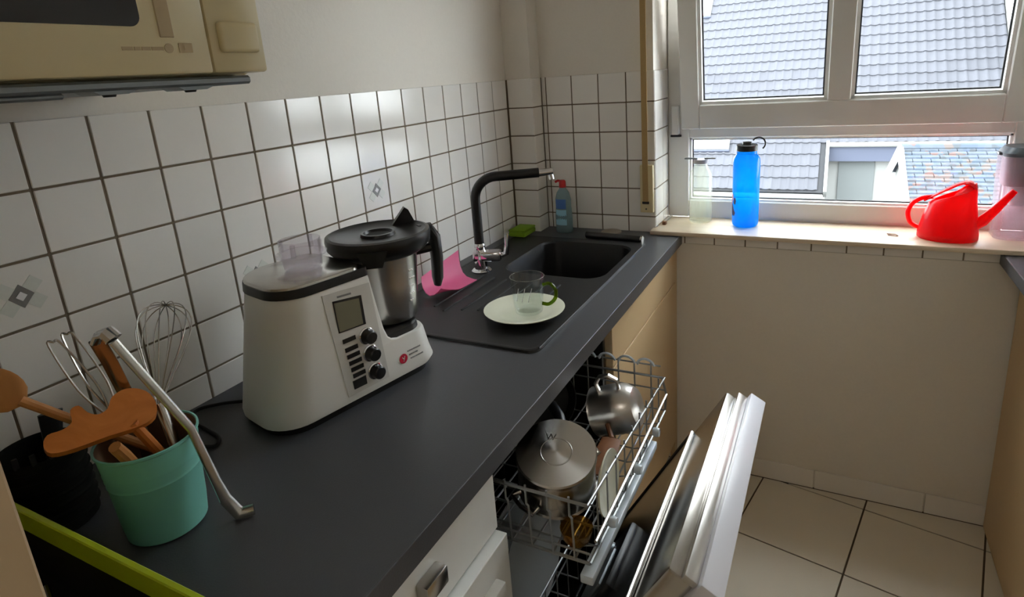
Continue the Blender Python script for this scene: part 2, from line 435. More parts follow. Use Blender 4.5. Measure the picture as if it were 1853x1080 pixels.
# ------------------------------------------------------------------ window_1: frame, fixed lower light, tilted upper sash, sill
win = struct('window_1', loc=(RX0, YF, ZS))
win['label'] = 'white plastic window, fixed lower light and upper sash tilted open'
W0 = RX1 - RX0
def wx(x): return x - RX0
def wz(z): return z - ZS
D = 0.075
for nm, lo, hi in (('jamb', (0, 0, 0), (wx(0.606), D, wz(ZH))), ('jamb', (wx(1.566), 0, 0), (W0, D, wz(ZH))),
                   ('bottom_rail', (wx(0.606), 0, -0.012), (wx(1.566), D, wz(1.006))), ('transom', (wx(0.606), 0, wz(1.240)), (wx(1.566), D, wz(1.29))),
                   ('head_rail', (wx(0.606), 0, wz(2.215)), (wx(1.566), D, wz(ZH)))):
    obj(nm, G().box(lo, hi, 0.003), 'frame_white', win, smooth=0)
b = 0.007
for lo, hi in (((wx(.606), 0.012, wz(1.006)), (wx(1.566), 0.03, wz(1.006) + b)), ((wx(.606), 0.012, wz(1.240) - b), (wx(1.566), 0.03, wz(1.240))),
               ((wx(.606), 0.012, wz(1.006)), (wx(.606) + b, 0.03, wz(1.24))), ((wx(1.566) - b, 0.012, wz(1.006)), (wx(1.566), 0.03, wz(1.24)))):
    obj('glazing_bead', G().box(lo, hi), 'bead_white', win, smooth=0)
b2 = 0.011
gk = G()
for lo, hi in (((wx(.606), 0.03, wz(1.006)), (wx(1.566), 0.034, wz(1.006) + b2)), ((wx(.606), 0.03, wz(1.240) - b2), (wx(1.566), 0.034, wz(1.240))),
               ((wx(.606), 0.03, wz(1.006)), (wx(.606) + b2, 0.034, wz(1.24))), ((wx(1.566) - b2, 0.03, wz(1.006)), (wx(1.566), 0.034, wz(1.24)))): gk.box(lo, hi)
obj('gasket', gk, 'gasket', win, smooth=0)
obj('pane', G().box((wx(.606), 0.036, wz(1.006)), (wx(1.566), 0.040, wz(1.24))), 'pane', win, smooth=0)
obj('hinge_cover', G().box((wx(0.545), -0.022, wz(1.255)), (wx(0.572), 0.001, wz(1.36)), 0.003), 'frame_white', win)
obj('hinge_pin', G().box((wx(0.540), -0.012, wz(1.246)), (wx(0.578), 0.001, wz(1.2535)), 0.001), 'gasket', win)
# upper sash, tilted into the room about its lower edge
TL = math.radians(9.0)
SW0, SW1, SH = 0.585, 1.590, 0.93
sash = obj('sash', G().box((0, -0.022, 0), (0.065, 0.05, SH), 0.003).box((SW1 - SW0 - 0.065, -0.022, 0), (SW1 - SW0, 0.05, SH), 0.003)
           .box((0.065, -0.022, 0), (SW1 - SW0 - 0.065, 0.05, 0.086), 0.003).box((0.065, -0.022, SH - 0.086), (SW1 - SW0 - 0.065, 0.05, SH), 0.003)
           .box((1.057 - SW0, -0.022, 0.086), (1.125 - SW0, 0.05, SH - 0.086), 0.003), 'frame_white', win, (wx(SW0), -0.012, wz(1.279)), (TL, 0, 0), smooth=0)
for xa, xb in ((0.065, 1.057 - SW0), (1.125 - SW0, SW1 - SW0 - 0.065)):
    za, zb = 0.086, SH - 0.086
    e = 0.010
    for lo, hi in (((xa, -0.012, za), (xb, 0.01, za + e)), ((xa, -0.012, zb - e), (xb, 0.01, zb)), ((xa, -0.012, za), (xa + e, 0.01, zb)), ((xb - e, -0.012, za), (xb, 0.01, zb))):
        obj('glazing_bead', G().box(lo, hi), 'bead_white', sash, smooth=0)
    e = 0.015; gk = G()
    for lo, hi in (((xa, 0.01, za), (xb, 0.014, za + e)), ((xa, 0.01, zb - e), (xb, 0.014, zb)), ((xa, 0.01, za), (xa + e, 0.014, zb)), ((xb - e, 0.01, za), (xb, 0.014, zb))): gk.box(lo, hi)
    obj('gasket', gk, 'gasket', sash, smooth=0)
    obj('pane', G().box((xa, 0.016, za), (xb, 0.020, zb)), 'pane', sash, smooth=0)
obj('sill_board', G().box((-0.012, 1.568 - YF, ZC + 0.0005 - ZS), (W0, 0, 0), 0.004, 2), 'sill_wood', win)

# ------------------------------------------------------------------ outside: neighbouring house, shed and an added shading house
gr = struct('ground', G().box((-25, YF + 0.2, -4.3), (30, 45, -4.2)), 'paving')
nh = thing('neighbour_house', 'neighbouring house with big grey tiled roof seen through the window', 'house', (1.0, 15.9, -4.2))
def nl(x, y, z): return (x - 1.0, y - 15.9, z + 4.2)
roof = obj('roof', G().box((-4.4, 0.0, -0.12), (3.62, 12.0, -0.02)).box((-4.4, -1.45, -0.12), (-0.06, 0.0, -0.02)), 'roof_under', nh, nl(1.0, 15.74, -0.5635), (PI / 4, 0, 0), smooth=0)
TW, TE = 0.1985, 0.345
tv = []
prof = [(0.0, 0.010), (0.03, 0.0), (0.075, -0.004), (0.12, 0.0), (0.145, 0.016), (0.17, 0.022), (0.2, 0.012)]
tg = G()
n = len(prof)
vs = [(x, 0.0, z + 0.040) for x, z in prof] + [(x, TE + 0.03, z + 0.008) for x, z in prof] + [(x, 0.0, z + 0.012) for x, z in prof]
tg.add(vs, [(i, i + 1, n + i + 1, n + i) for i in range(n - 1)] + [(2 * n + i, 2 * n + i + 1, i + 1, i) for i in range(n - 1)])
tme = tg.mesh('roof_tile', 40); tme.materials.append(MATS['roof_tile'])
cells = []
for k in range(-4, 36):
    for c in range(-22, 18):
        x = c * TW
        if k < 0 and x > -0.2: continue
        cells.append((k, c))
def rank(kc):
    k, c = kc; x = 1 + c * TW
    return (0 if -2.3 < x < 4.6 else 1, k)
cells.sort(key=rank)
for k, c in cells[:300]:
    obj('roof_tile', tme, None, roof, (c * TW + random.uniform(-.003, .003), k * TE - 0.02 + random.uniform(-.006, .006), -0.02))
sg = G()
for k, c in cells[300:]:
    sg.add([(v.co.x + c * TW, v.co.y + k * TE - 0.02, v.co.z - 0.02) for v in tme.vertices], [tuple(p.vertices) for p in tme.polygons])
so = obj('roof_tile_field', sg, 'roof_tile', roof, smooth=40); so['kind'] = 'stuff'
obj('verge_board', G().box((3.6, -0.05, -0.16), (3.66, 12.0, 0.05)), 'render_white', roof, smooth=0)
obj('verge_board', G().box((-0.07, -1.47, -0.16), (-0.0, 0.0, 0.06)), 'render_white', roof, smooth=0)
obj('gutter', G().tube([nl(0.98, 15.66, -0.62), nl(4.7, 15.66, -0.62)], 0.06, 10), 'render_white', nh)
obj('gutter', G().tube([nl(-3.4, 14.62, -1.68), nl(0.92, 14.62, -1.68)], 0.06, 10), 'render_white', nh)
obj('soffit_shade', G().box(nl(0.96, 15.7, -1.02), nl(4.6, 15.8, -0.62)), 'shade_apron_blue', nh, smooth=0)  # board with the shade of the soffit put into its blue-grey colour
obj('wall', G().box(nl(0.96, 15.95, -4.2), nl(1.32, 16.3, -0.6)).box(nl(1.85, 15.95, -4.2), nl(4.5, 16.3, -0.6)).box(nl(1.32, 16.0, -1.15), nl(1.85, 16.3, -0.6)), 'render_white', nh, smooth=0)
obj('garage_door', G().box(nl(1.22, 15.90, -4.2), nl(1.99, 16.0, -1.0), 0.01), 'render_grey', nh, smooth=0)
obj('wall', G().box(nl(-3.3, 14.9, -4.2), nl(0.86, 15.2, -1.7)), 'render_white', nh, smooth=0)
for (px, ps, sw, sh) in ((-3.3, -0.25, 1.0, 0.36), (-3.78, 4.68, 0.36, 0.85)):
    rw = obj('roof_window', G().box((px, ps, 0.0), (px + sw, ps + sh, 0.09), 0.01), 'render_white', roof, smooth=0)
    obj('roof_window_apron', G().box((px - .02, ps - 0.05, 0.0), (px + sw + .02, ps, 0.07), 0.01), 'shade_apron_blue', rw, smooth=0)
oh = thing('shading_house', 'tall white house added beside the tiled roof to block sky light', 'house', (8.3, 19.0, -4.2))  # added house: keeps low sky light off the left end of the room
obj('wall', G().prism([(-4.0, 0.0), (4.0, 0.0), (4.0, 9.0), (0.0, 12.6), (-4.0, 9.0)], 0, -2.4, 2.75), 'render_white', oh, smooth=0)
for sgn in (-1, 1):
    obj('roof_slope', G().prism([(0.0, 12.85), (sgn * 4.4, 8.89), (sgn * 4.4, 8.64), (0.0, 12.6)], 0, -2.6, 3.0), 'roof_tile', oh, smooth=0)
for wx_ in (-1.4, 1.2):
    for wz_ in (3.2, 6.2):
        wo = obj('window', G().box((wx_ - 0.55, -4.04, wz_), (wx_ + 0.55, -3.95, wz_ + 1.3), 0.01), 'bead_white', oh, smooth=0)
        obj('pane', G().box((wx_ - 0.47, -4.05, wz_ + 0.08), (wx_ + 0.47, -4.035, wz_ + 1.22)), 'micro_glass', wo, smooth=0)
sh_ = thing('garden_shed', 'small outbuilding with mottled shingle roof and white bargeboards', 'shed', (2.7, 9.0, -4.2))
def sl(x, y, z): return (x - 2.7, y - 9.0, z + 4.2)
RZ = 0.2075; SP = 0.373
obj('wall', G().prism([(-1.45, 0), (1.45, 0), (1.45, RZ - 0.55 + 4.2), (0, RZ - 0.05 + 4.2), (-1.45, RZ - 0.55 + 4.2)], 0, -0.72, 2.4), 'render_white', sh_, smooth=0)
for sgn in (-1, 1):
    rg = G(); NR = 18; dy = 1.62 / NR
    for k in range(NR):
        ya, yb = sgn * k * dy, sgn * (k + 1) * dy
        za, zb = RZ - k * dy * SP + 4.2, RZ - (k + 1) * dy * SP + 4.2
        c0 = 0
        while c0 * 0.2 < 3.3:
            x0, x1 = -0.79 + c0 * 0.2 - (0.1 if k % 2 and c0 else 0), -0.79 + (c0 + 1) * 0.2 - (0.1 if k % 2 else 0)
            t = 0.02 + random.uniform(-.003, .004)
            rg.add([(x0 + .003, ya, za), (x1 - .003, ya, za), (x1 - .003, yb, zb + t), (x0 + .003, yb, zb + t), (x0 + .003, yb, zb), (x1 - .003, yb, zb)], [(0, 1, 2, 3), (3, 2, 5, 4)])
            c0 += 1
    o = obj('shingle_field', rg, 'shingles', sh_, smooth=0); o['kind'] = 'stuff'
    obj('bargeboard', G().prism([(0, RZ + 4.24), (sgn * 1.64, RZ + 4.24 - 1.64 * SP), (sgn * 1.64, RZ + 4.14 - 1.64 * SP), (0, RZ + 4.14)], 0, -0.84, -0.78), 'bead_white', sh_, smooth=0)
obj('ridge_cap', G().tube([sl(1.9, 9, RZ + .01), sl(5.2, 9, RZ + .01)], 0.05, 8), 'shingles', sh_)

# ------------------------------------------------------------------ left run: worktop, sink, cabinets, dishwasher
XE = 0.62
SX0, SX1, SY0, SY1 = 0.045, 0.540, 0.583, 1.452        # sink outline
BX0, BX1, BY0, BY1 = 0.185, 0.515, 1.055, 1.405        # bowl outline
wt = G()
T = 0.038
for lo, hi in (((0.0015, -0.318, ZC - T), (XE, BY0 - 0.02, ZC)), ((0.0015, BY1 + 0.02, ZC - T), (XE, CY - 0.002, ZC)), ((CX + 0.002, CY - 0.002, ZC - T), (XE, YW - 0.001, ZC)),
               ((0.0015, BY0 - 0.02, ZC - T), (BX0 - 0.02, BY1 + 0.02, ZC)), ((BX1 + 0.02, BY0 - 0.02, ZC - T), (XE, BY1 + 0.02, ZC))): wt.box(lo, hi)
wk = thing('worktop', 'long dark grey worktop under the food processor and sink', 'worktop', (0.3, 0.6, ZC - T))
def lo_(o, *p): return tuple(a - b for a, b in zip(p, o.location))
wt.v = [lo_(wk, *v) for v in wt.v]
obj('slab', wt, 'worktop', wk, smooth=0)
obj('front_edge', G().box(lo_(wk, XE - 0.002, -0.318, ZC - T - 0.001), lo_(wk, XE + 0.002, YW - 0.001, ZC + 0.0004), 0.001), 'worktop', wk, smooth=0)

sk = thing('sink', 'black composite sink with drainer set into the dark worktop', 'sink', (0.3, 1.0, ZC))
def skl(x, y, z): return Vector((x - 0.3, y - 1.0, z - ZC))
zt_ = ZC + 0.0065
def R2(x0, x1, y0, y1, r, z): return [skl(*p) for p in rrect(x0, x1, y0, y1, r, z)]
g = G()
g.loft([R2(SX0, SX1, SY0, SY1, 0.025, ZC + 0.0004), R2(SX0 + .002, SX1 - .002, SY0 + .002, SY1 - .002, 0.025, zt_ - 0.001), R2(SX0 + .006, SX1 - .006, SY0 + .006, SY1 - .006, 0.024, zt_),
        R2(SX0 + .012, SX1 - .012, SY0 + .012, SY1 - .012, 0.022, zt_ - 0.001)], caps=False)
# drainer deck between rim and bowl: four slabs around the bowl hole
zd = zt_ - 0.001
def quad(gg, x0, x1, y0, y1, z): gg.add([skl(x0, y0, z), skl(x1, y0, z), skl(x1, y1, z), skl(x0, y1, z)], [(0, 1, 2, 3)])
outer = R2(SX0 + .012, SX1 - .012, SY0 + .012, SY1 - .012, 0.022, zd)
inner = R2(BX0, BX1, BY0, BY1, 0.06, zd)
g.loft([outer, inner], caps=False)
obj('deck', g, 'sink_black', sk)
g = G()
g.loft([R2(BX0, BX1, BY0, BY1, 0.06, zd), R2(BX0 + .004, BX1 - .004, BY0 + .004, BY1 - .004, 0.06, zd - 0.006), R2(BX0 + .012, BX1 - .012, BY0 + .012, BY1 - .012, 0.06, ZC - 0.14),
        R2(BX0 + .035, BX1 - .035, BY0 + .035, BY1 - .035, 0.06, ZC - 0.168), R2(BX0 + .13, BX1 - .13, BY0 + .13, BY1 - .13, 0.03, ZC - 0.172)], caps=False)
g.add([skl(*p) for p in rrect(BX0 + .13, BX1 - .13, BY0 + .13, BY1 - .13, 0.03, ZC - 0.172)], [tuple(range(28))])
obj('bowl', g, 'sink_black', sk)
obj('drain', G().lathe([(0.0, 0.006), (0.03, 0.006), (0.042, 0.003), (0.045, 0.0)], 24, skl(0.35, 1.23, ZC - 0.172)), 'steel', sk)
for x, ya, yb in ((0.165, 0.74, 1.0), (0.207, 0.72, 0.99), (0.250, 0.74, 0.985), (0.293, 0.75, 0.985), (0.336, 0.75, 0.985), (0.379, 0.75, 0.985), (0.422, 0.76, 0.985)):
    obj('drainer_rib', G().box(skl(x - 0.003, ya, zd - 0.003), skl(x + 0.003, yb, zd + 0.0035), 0.0015, 2), 'sink_black', sk)
obj('rim_edge', G().box(skl(SX1 - 0.006, SY0 + 0.02, zt_ - 0.0012), skl(SX1 - 0.001, SY1 - 0.02, zt_ + 0.0014), 0.001), 'sink_black', sk)

# faucet
fc = thing('faucet', 'kitchen faucet with black spout and chrome body behind the sink bowl', 'faucet', (0.137, 1.035, zd + 0.0004))
obj('base_ring', G().lathe([(0.0, 0.0), (0.030, 0.0), (0.031, 0.004), (0.026, 0.009), (0.02, 0.011)], 28), 'chrome', fc)
obj('body', G().lathe([(0.021, 0.0), (0.020, 0.03), (0.019, 0.068), (0.015, 0.074), (0.0, 0.075)], 24), 'chrome', fc)
MH = Matrix.Rotation(math.radians(20), 4, 'Z')
obj('valve_block', G().box((-0.022, -0.019, 0.034), (0.066, 0.019, 0.066), 0.008, 3, MH), 'chrome', fc)
dsp = Vector((0.3385 - 0.137, 1.1593 - 1.035, 0)); dsp.normalize()
lp = [Vector((0.066 * math.cos(.35), 0.066 * math.sin(.35), 0.05)), Vector((0.075, 0.027, 0.055)), Vector((0.079, 0.029, 0.08)), Vector((0.080, 0.030, 0.118))]
obj('lever', G().tube(lp, [0.009, 0.009, 0.0075, 0.007], 12), 'chrome', fc)
zs_ = 1.222 - zd
pth = [Vector((0, 0, 0.07)), Vector((0, 0, 0.10)), Vector((0, 0, zs_ - 0.075))] + [dsp * (0.065 - 0.065 * math.cos(a)) + Vector((0, 0, zs_ - 0.065 + 0.065 * math.sin(a))) for a in [PI / 2 * i / 10 for i in range(11)]] + [dsp * 0.195 + Vector((0, 0, zs_ + 0.001))]
obj('spout', G().tube(pth, 0.0145, 16), 'black_plastic', fc)
obj('collar', G().lathe([(0.016, 0.07), (0.017, 0.074), (0.017, 0.086), (0.015, 0.09)], 20), 'chrome', fc)
obj('spray_tip', G().tube([dsp * 0.194 + Vector((0, 0, zs_)), dsp * 0.237 + Vector((0, 0, zs_ + .002))], [0.0115, 0.0105], 14).tube([dsp * 0.229 + Vector((0, 0, zs_ + .004)), dsp * 0.233 + Vector((0, 0, zs_ - 0.022))], 0.008, 12), 'chrome', fc)

# cabinets under the left worktop
XF = 0.598
dc = thing('drawer_cabinet', 'white base cabinet with drawer beside the dishwasher', 'cabinet', (0.3, -0.02, 0))
def dl(x, y, z): return (x - 0.3, y + 0.02, z)
obj('carcass', G().box(dl(0.03, -0.31, 0.1), dl(XF - 0.02, 0.281, ZC - T - 0.001)), 'white_lacquer', dc, smooth=0)
d1 = obj('drawer_front', G().box(dl(XF - 0.02, -0.31, 0.748), dl(XF, 0.2805, ZC - T - 0.003), 0.0015), 'white_lacquer', dc, smooth=0)
d2 = obj('door_front', G().box(dl(XF - 0.018, -0.31, 0.11), dl(XF + 0.018, 0.2805, 0.742), 0.0015), 'white_lacquer', dc, smooth=0)
obj('handle', G().box(dl(XF, 0.055, 0.802), dl(XF + 0.022, 0.105, 0.832), 0.003, 2), 'steel', d1)
obj('handle', G().box(dl(XF + 0.018, 0.185, 0.660), dl(XF + 0.038, 0.232, 0.690), 0.003, 2), 'panel_grey', d2)
obj('plinth', G().box(dl(0.03, -0.31, 0), dl(XF - 0.05, 0.281, 0.099)), 'white_lacquer', dc, smooth=0)

sc_ = thing('sink_cabinet', 'tan base cabinet under the sink in the corner', 'cabinet', (0.3, 1.24, 0))
def cl_(x, y, z): return (x - 0.3, y - 1.24, z)
obj('carcass', G().box(cl_(0.03, 0.887, 0.1), cl_(0.585, 0.905, ZC - T - 0.001)).box(cl_(0.03, 1.555, 0.1), cl_(0.585, 1.573, ZC - T - 0.001)).box(cl_(0.03, 0.887, 0.1), cl_(0.585, 1.573, 0.118)), 'tan_front', sc_, smooth=0)
obj('drawer_front', G().box(cl_(0.586, 0.888, 0.755), cl_(0.605, 1.574, ZC - T - 0.003), 0.001), 'tan_front', sc_, smooth=0)
obj('door_front', G().box(cl_(0.586, 0.888, 0.105), cl_(0.606, 1.574, 0.7515), 0.001), 'tan_front', sc_, smooth=0)
obj('plinth', G().box(cl_(0.03, 0.888, 0), cl_(0.54, 1.573, 0.1)), 'tan_front', sc_, smooth=0)
obj('filler_strip', G().box(cl_(0.586, 1.5745, 0.0), cl_(0.604, YW - 0.005, ZC - T - 0.003)), 'tan_front', sc_, smooth=0)

# dishwasher
DY0, DY1 = 0.2835, 0.8845
dw = thing('dishwasher', 'open dishwasher under the worktop, white door tilted down, racks full', 'dishwasher', (0.3, (DY0 + DY1) / 2, 0))
ym = (DY0 + DY1) / 2
def wl_(x, y, z): return Vector((x - 0.3, y - ym, z))
g = G()
g.box(wl_(0.03, DY0, 0.1), wl_(0.585, DY0 + 0.014, 0.885)).box(wl_(0.03, DY1 - 0.014, 0.1), wl_(0.585, DY1, 0.885)).box(wl_(0.03, DY0, 0.1), wl_(0.045, DY1, 0.885))
g.box(wl_(0.03, DY0, 0.1), wl_(0.585, DY1, 0.13)).box(wl_(0.03, DY0, 0.866), wl_(0.585, DY1, 0.886))
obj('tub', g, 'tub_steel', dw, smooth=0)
obj('kickboard', G().box(wl_(0.50, DY0 + .002, 0.0), wl_(0.53, DY1 - .002, 0.1)), 'black_matt', dw, smooth=0)
TA = math.radians(30.5)
door = obj('door', G().box((-0.002, -0.2985, 0.0), (0.036, 0.2985, 0.716), 0.0025, 2), 'lilac_white', dw, wl_(0.585, ym, 0.135), (0, TA, 0), smooth=30)
# in the door's frame: x outward, z up the door; inner face is at negative x
obj('door_liner', G().box((-0.048, -0.285, 0.02), (-0.002, 0.285, 0.690), 0.006, 2), 'steel', door, smooth=30)
obj('door_ledge', G().box((-0.026, -0.290, 0.690), (-0.002, 0.290, 0.704), 0.003, 2), 'steel_bright', door, smooth=30)
obj('door_gasket', G().tube([(-0.05, 0.268, 0.545), (-0.05, 0.268, 0.05), (-0.05, 0.25, 0.03), (-0.05, -0.25, 0.03), (-0.05, -0.268, 0.05), (-0.05, -0.268, 0.545)], 0.008, 8), 'rubber', door)
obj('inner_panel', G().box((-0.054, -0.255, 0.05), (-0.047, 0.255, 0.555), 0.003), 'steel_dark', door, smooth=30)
obj('door_lip', G().tube([(-0.056, -0.262, 0.552), (-0.056, 0.262, 0.552)], 0.0045, 8), 'steel_bright', door)
disp = obj('detergent_box', G().box((-0.072, -0.13, 0.22), (-0.05, 0.06, 0.40), 0.008, 2), 'black_plastic', door)
obj('dispenser_lid', G().box((-0.078, -0.115, 0.25), (-0.070, -0.01, 0.37), 0.004, 2), 'grey_metal', disp)
obj('rinse_cap', G().lathe([(0.0, 0.008), (0.02, 0.008), (0.022, 0.0)], 18, M=Matrix.Translation((-0.071, 0.03, 0.31)) @ Matrix.Rotation(-PI / 2, 4, 'Y')), 'grey_metal', disp)

# upper rack (pulled part way out): every wire a sub-part
RXa, RXb, RYa, RYb, RZb, RZt = 0.20, 0.752, 0.322, 0.842, 0.688, 0.806
rk = obj('upper_rack', G().tube([wl_(RXa, RYa, RZt), wl_(RXb, RYa, RZt), wl_(RXb, RYb, RZt - 0.03), wl_(RXa, RYb, RZt - 0.03)], 0.0032, 8, closed=True), 'rack_wire', dw)
def wire(pts, r=0.0022, m='rack_wire', nm='wire', par=None): return obj(nm, G().tube([wl_(*p) for p in pts], r, 6), m, par or rk)
wire([(RXa, RYa, RZb + .02), (RXb, RYa, RZb + .02)]); wire([(RXa, RYb, RZb), (RXb, RYb, RZb)]); wire([(RXb, RYa, RZb), (RXb, RYb, RZb)], 0.003); wire([(RXb + .012, RYa - .0, RZb + 0.05), (RXb + .004, RYb, RZb + 0.045)], 0.003, 'steel_bright')
wire([(RXa, RYa, RZb), (RXb, RYa, RZb)], 0.003)
wire([(RXa, RYb, RZt + .0), (RXb - .01, RYb, RZt + .0)]); wire([(RXa, RYb, RZb + .055), (RXb, RYb, RZb + .055)])
k = 0
x = RXa + 0.02
while x < RXb - 0.005:
    wire([(x, RYa, RZt + 0.008), (x, RYa, RZt - .03), (x + .004, RYa, RZt - .034), (x + .006, RYa, RZb), (x, RYa + .03, RZb - 0.012), (x, RYb - .03, RZb - 0.012), (x, RYb, RZb), (x, RYb, RZt + 0.005)])
    x += 0.0415
y = RYa + 0.045
while y < RYb - 0.02:
    wire([(RXb, y, RZt - 0.0), (RXb, y, RZb), (RXb - 0.03, y, RZb - 0.01), (RXa, y, RZb - 0.01)], 0.0018); y += 0.052
for xh in (0.555, 0.607, 0.658, 0.706):
    wire([p for p in arc((xh, RYb - 0.002, RZt - 0.004), 0.021, 0.15, PI - .1, 8, (1, 0, 0), (0, -0.25, 1))], 0.0032, 'rack_bar', 'cup_hook')
wire([(0.745, RYb, RZt - .03), (0.755, RYb, RZt - 0.07), (0.752, RYb, RZb)], 0.003)
obj('front_bar', G().box(wl_(RXb - 0.012, RYa - 0.02, RZb - 0.026), wl_(RXb + 0.012, RYb - 0.12, RZb - 0.008), 0.003, 2), 'rack_bar', rk)
for yy in (0.40, 0.56, 0.70):
    obj('rack_roller', G().lathe([(0.0, 0.007), (0.009, 0.007), (0.011, 0.0), (0.009, -0.007), (0.0, -0.007)], 14, M=Matrix.Translation(wl_(RXb + 0.016, yy, RZb + 0.03)) @ Matrix.Rotation(PI / 2, 4, 'Y')), 'rack_bar', rk)
# lower rack
LZ = 0.36
lr = obj('lower_rack', G().tube([wl_(0.1, 0.325, LZ + .13), wl_(0.61, 0.325, LZ + .13), wl_(0.61, 0.84, LZ + .13), wl_(0.1, 0.84, LZ + .13)], 0.0035, 8, closed=True), 'rack_wire', dw)
for i in range(10):
    xx = 0.13 + i * 0.048
    wire([(xx, .325, LZ + .13), (xx, .325, LZ), (xx, .84, LZ), (xx, .84, LZ + .13)], 0.002, par=lr)
for i in range(9):
    yy = 0.36 + i * 0.056
    wire([(0.1, yy, LZ), (0.61, yy, LZ), (0.61, yy, LZ + .13)], 0.002, par=lr)
    if yy > 0.6: wire([(0.49, yy, LZ), (0.51, yy, LZ + 0.1)], 0.002, par=lr)

# dishes in the upper rack
def tiltM(loc, nrm):
    q = Vector((0, 0, 1)).rotation_difference(Vector(nrm).normalized()); return Matrix.Translation(loc) @ q.to_matrix().to_4x4()
pan = thing('saucepan', 'upside-down steel saucepan with shiny round base in the dishwasher rack', 'saucepan', (0.645, 0.435, 0.69))
Mp = tiltM((0.0, 0.0, 0.118), (0.16, -0.30, 1.0))
bo = obj('base', G().lathe([(0.0, 0.004), (0.076, 0.004), (0.0785, 0.001), (0.0785, -0.006), (0.074, -0.008)], 48), 'steel_radial', pan); bo.matrix_local = Mp
obj('base_ring_mark', G().lathe([(0.029, 0.0042), (0.0295, 0.0047), (0.031, 0.0047), (0.0315, 0.0042)], 40, M=Mp), 'steel', pan)
obj('wall', G().lathe([(0.073, -0.007), (0.0755, -0.012), (0.077, -0.09), (0.080, -0.094), (0.0765, -0.095), (0.074, -0.09), (0.073, -0.016)], 48, M=Mp), 'steel', pan)
for s in (-1, 1):
    obj('handle', G().tube([Mp @ Matrix.Rotation(1.2, 4, 'Z') @ Vector(p) for p in ((s * 0.076, -0.025, -0.07), (s * 0.094, -0.028, -0.066), (s * 0.099, 0.0, -0.064), (s * 0.094, 0.028, -0.066), (s * 0.076, 0.025, -0.07))], 0.004, 8), 'steel', pan)
text('stamp', 'W', 0.020, 'steel_dark', pan, Mp @ Matrix.Translation((-0.022, 0.026, 0.0042)) @ Matrix.Rotation(0.3, 4, 'Z'))
lid = thing('steel_creamer', 'small shiny steel creamer with loop handle tipped over in the rack', 'jug', (0.670, 0.712, 0.713))
Ml = tiltM((0.0, 0.0, 0.036), (0.93, 0.05, 0.30)) @ Matrix.Scale(1.18, 4)
obj('body', G().lathe([(0.0, 0.052), (0.02, 0.052), (0.036, 0.046), (0.046, 0.03), (0.049, 0.005), (0.047, -0.035), (0.049, -0.040), (0.046, -0.038), (0.044, 0.02), (0.0, 0.044)], 32, M=Ml), 'steel_bright', lid)
obj('handle', G().tube([Vector((-0.036, -0.010, 0.080)), Vector((-0.042, -0.012, 0.100)), Vector((-0.032, -0.014, 0.120)), Vector((-0.010, -0.014, 0.127)), Vector((0.008, -0.012, 0.118)), Vector((0.012, -0.010, 0.100)), Vector((0.008, -0.008, 0.082))], 0.0045, 8, flat=(1.0, 1.5)), 'steel_bright', lid)
fp = thing('frying_pan', 'dark pan with black handle leaning behind the saucepan', 'pan', (0.50, 0.68, 0.685))
Mf = tiltM((0.0, 0.0, 0.075), (0.55, -0.75, 0.45))
obj('dish', G().lathe([(0.0, 0.0), (0.062, 0.0), (0.075, 0.022), (0.077, 0.022), (0.066, -0.003), (0.0, -0.003)], 36, M=Mf), 'black_matt', fp)
obj('handle', G().tube([Vector((0.03, -0.02, 0.08)), Vector((0.065, -0.055, 0.075)), Vector((0.10, -0.10, 0.045))], [0.010, 0.011, 0.009], 10, flat=(0.7, 1.2)), 'black_plastic', fp)
wsp = thing('wooden_spatula', 'brown wooden spatula lying in the dishwasher rack', 'spatula', (0.66, 0.60, 0.69))
obj('blade', G().tube([(0.035, 0.01, 0.05), (0.038, -0.06, 0.04), (0.04, -0.09, 0.03)], [0.022, 0.026, 0.018], 10, flat=(0.18, 1)), 'brown_wood', wsp)
obj('shaft', G().tube([(0.035, 0.01, 0.05), (0.012, 0.05, 0.055)], 0.006, 8), 'brown_wood', wsp)
ab = thing('amber_bowl', 'small amber glass bowl below the saucepan', 'bowl', (0.712, 0.362, 0.684))
obj('wall', G().lathe([(0.0, 0.002), (0.022, 0.003), (0.036, 0.02), (0.043, 0.05), (0.0415, 0.05), (0.034, 0.021), (0.02, 0.006), (0.0, 0.005)], 28, M=Matrix.Scale(0.7, 4)), 'glass_amber', ab)
for i, (x, lb) in enumerate(((0.718, 'white plate standing behind the rack front rail'),)):
    wp = thing('side_plate', lb, 'plate', (0.731, 0.455, 0.690))
    Mw = tiltM((0.0, 0.0, 0.064), (1.0, 0.04, 0.05))
    obj('plate_body', G().lathe([(0.0, 0.0), (0.04, 0.001), (0.062, 0.010), (0.062, 0.013), (0.04, 0.005), (0.0, 0.004)], 32, M=Mw), 'plate_cream', wp)
for i, (x, lb) in enumerate(((0.492, 'large grey plate standing in the lower dishwasher rack, rearmost'), (0.540, 'large grey plate standing in the lower dishwasher rack, front one'))):
    bp_ = thing('dinner_plate', lb, 'plate', (x, 0.475, 0.3635), group='plates in the lower rack')
    Mw = tiltM((0.0, 0.0, 0.128), (0.99, -0.04, 0.06))
    obj('plate_body', G().lathe([(0.0, 0.0), (0.08, 0.001), (0.125, 0.016), (0.127, 0.019), (0.08, 0.006), (0.0, 0.005)], 40, M=Mw), 'plate_grey', bp_)

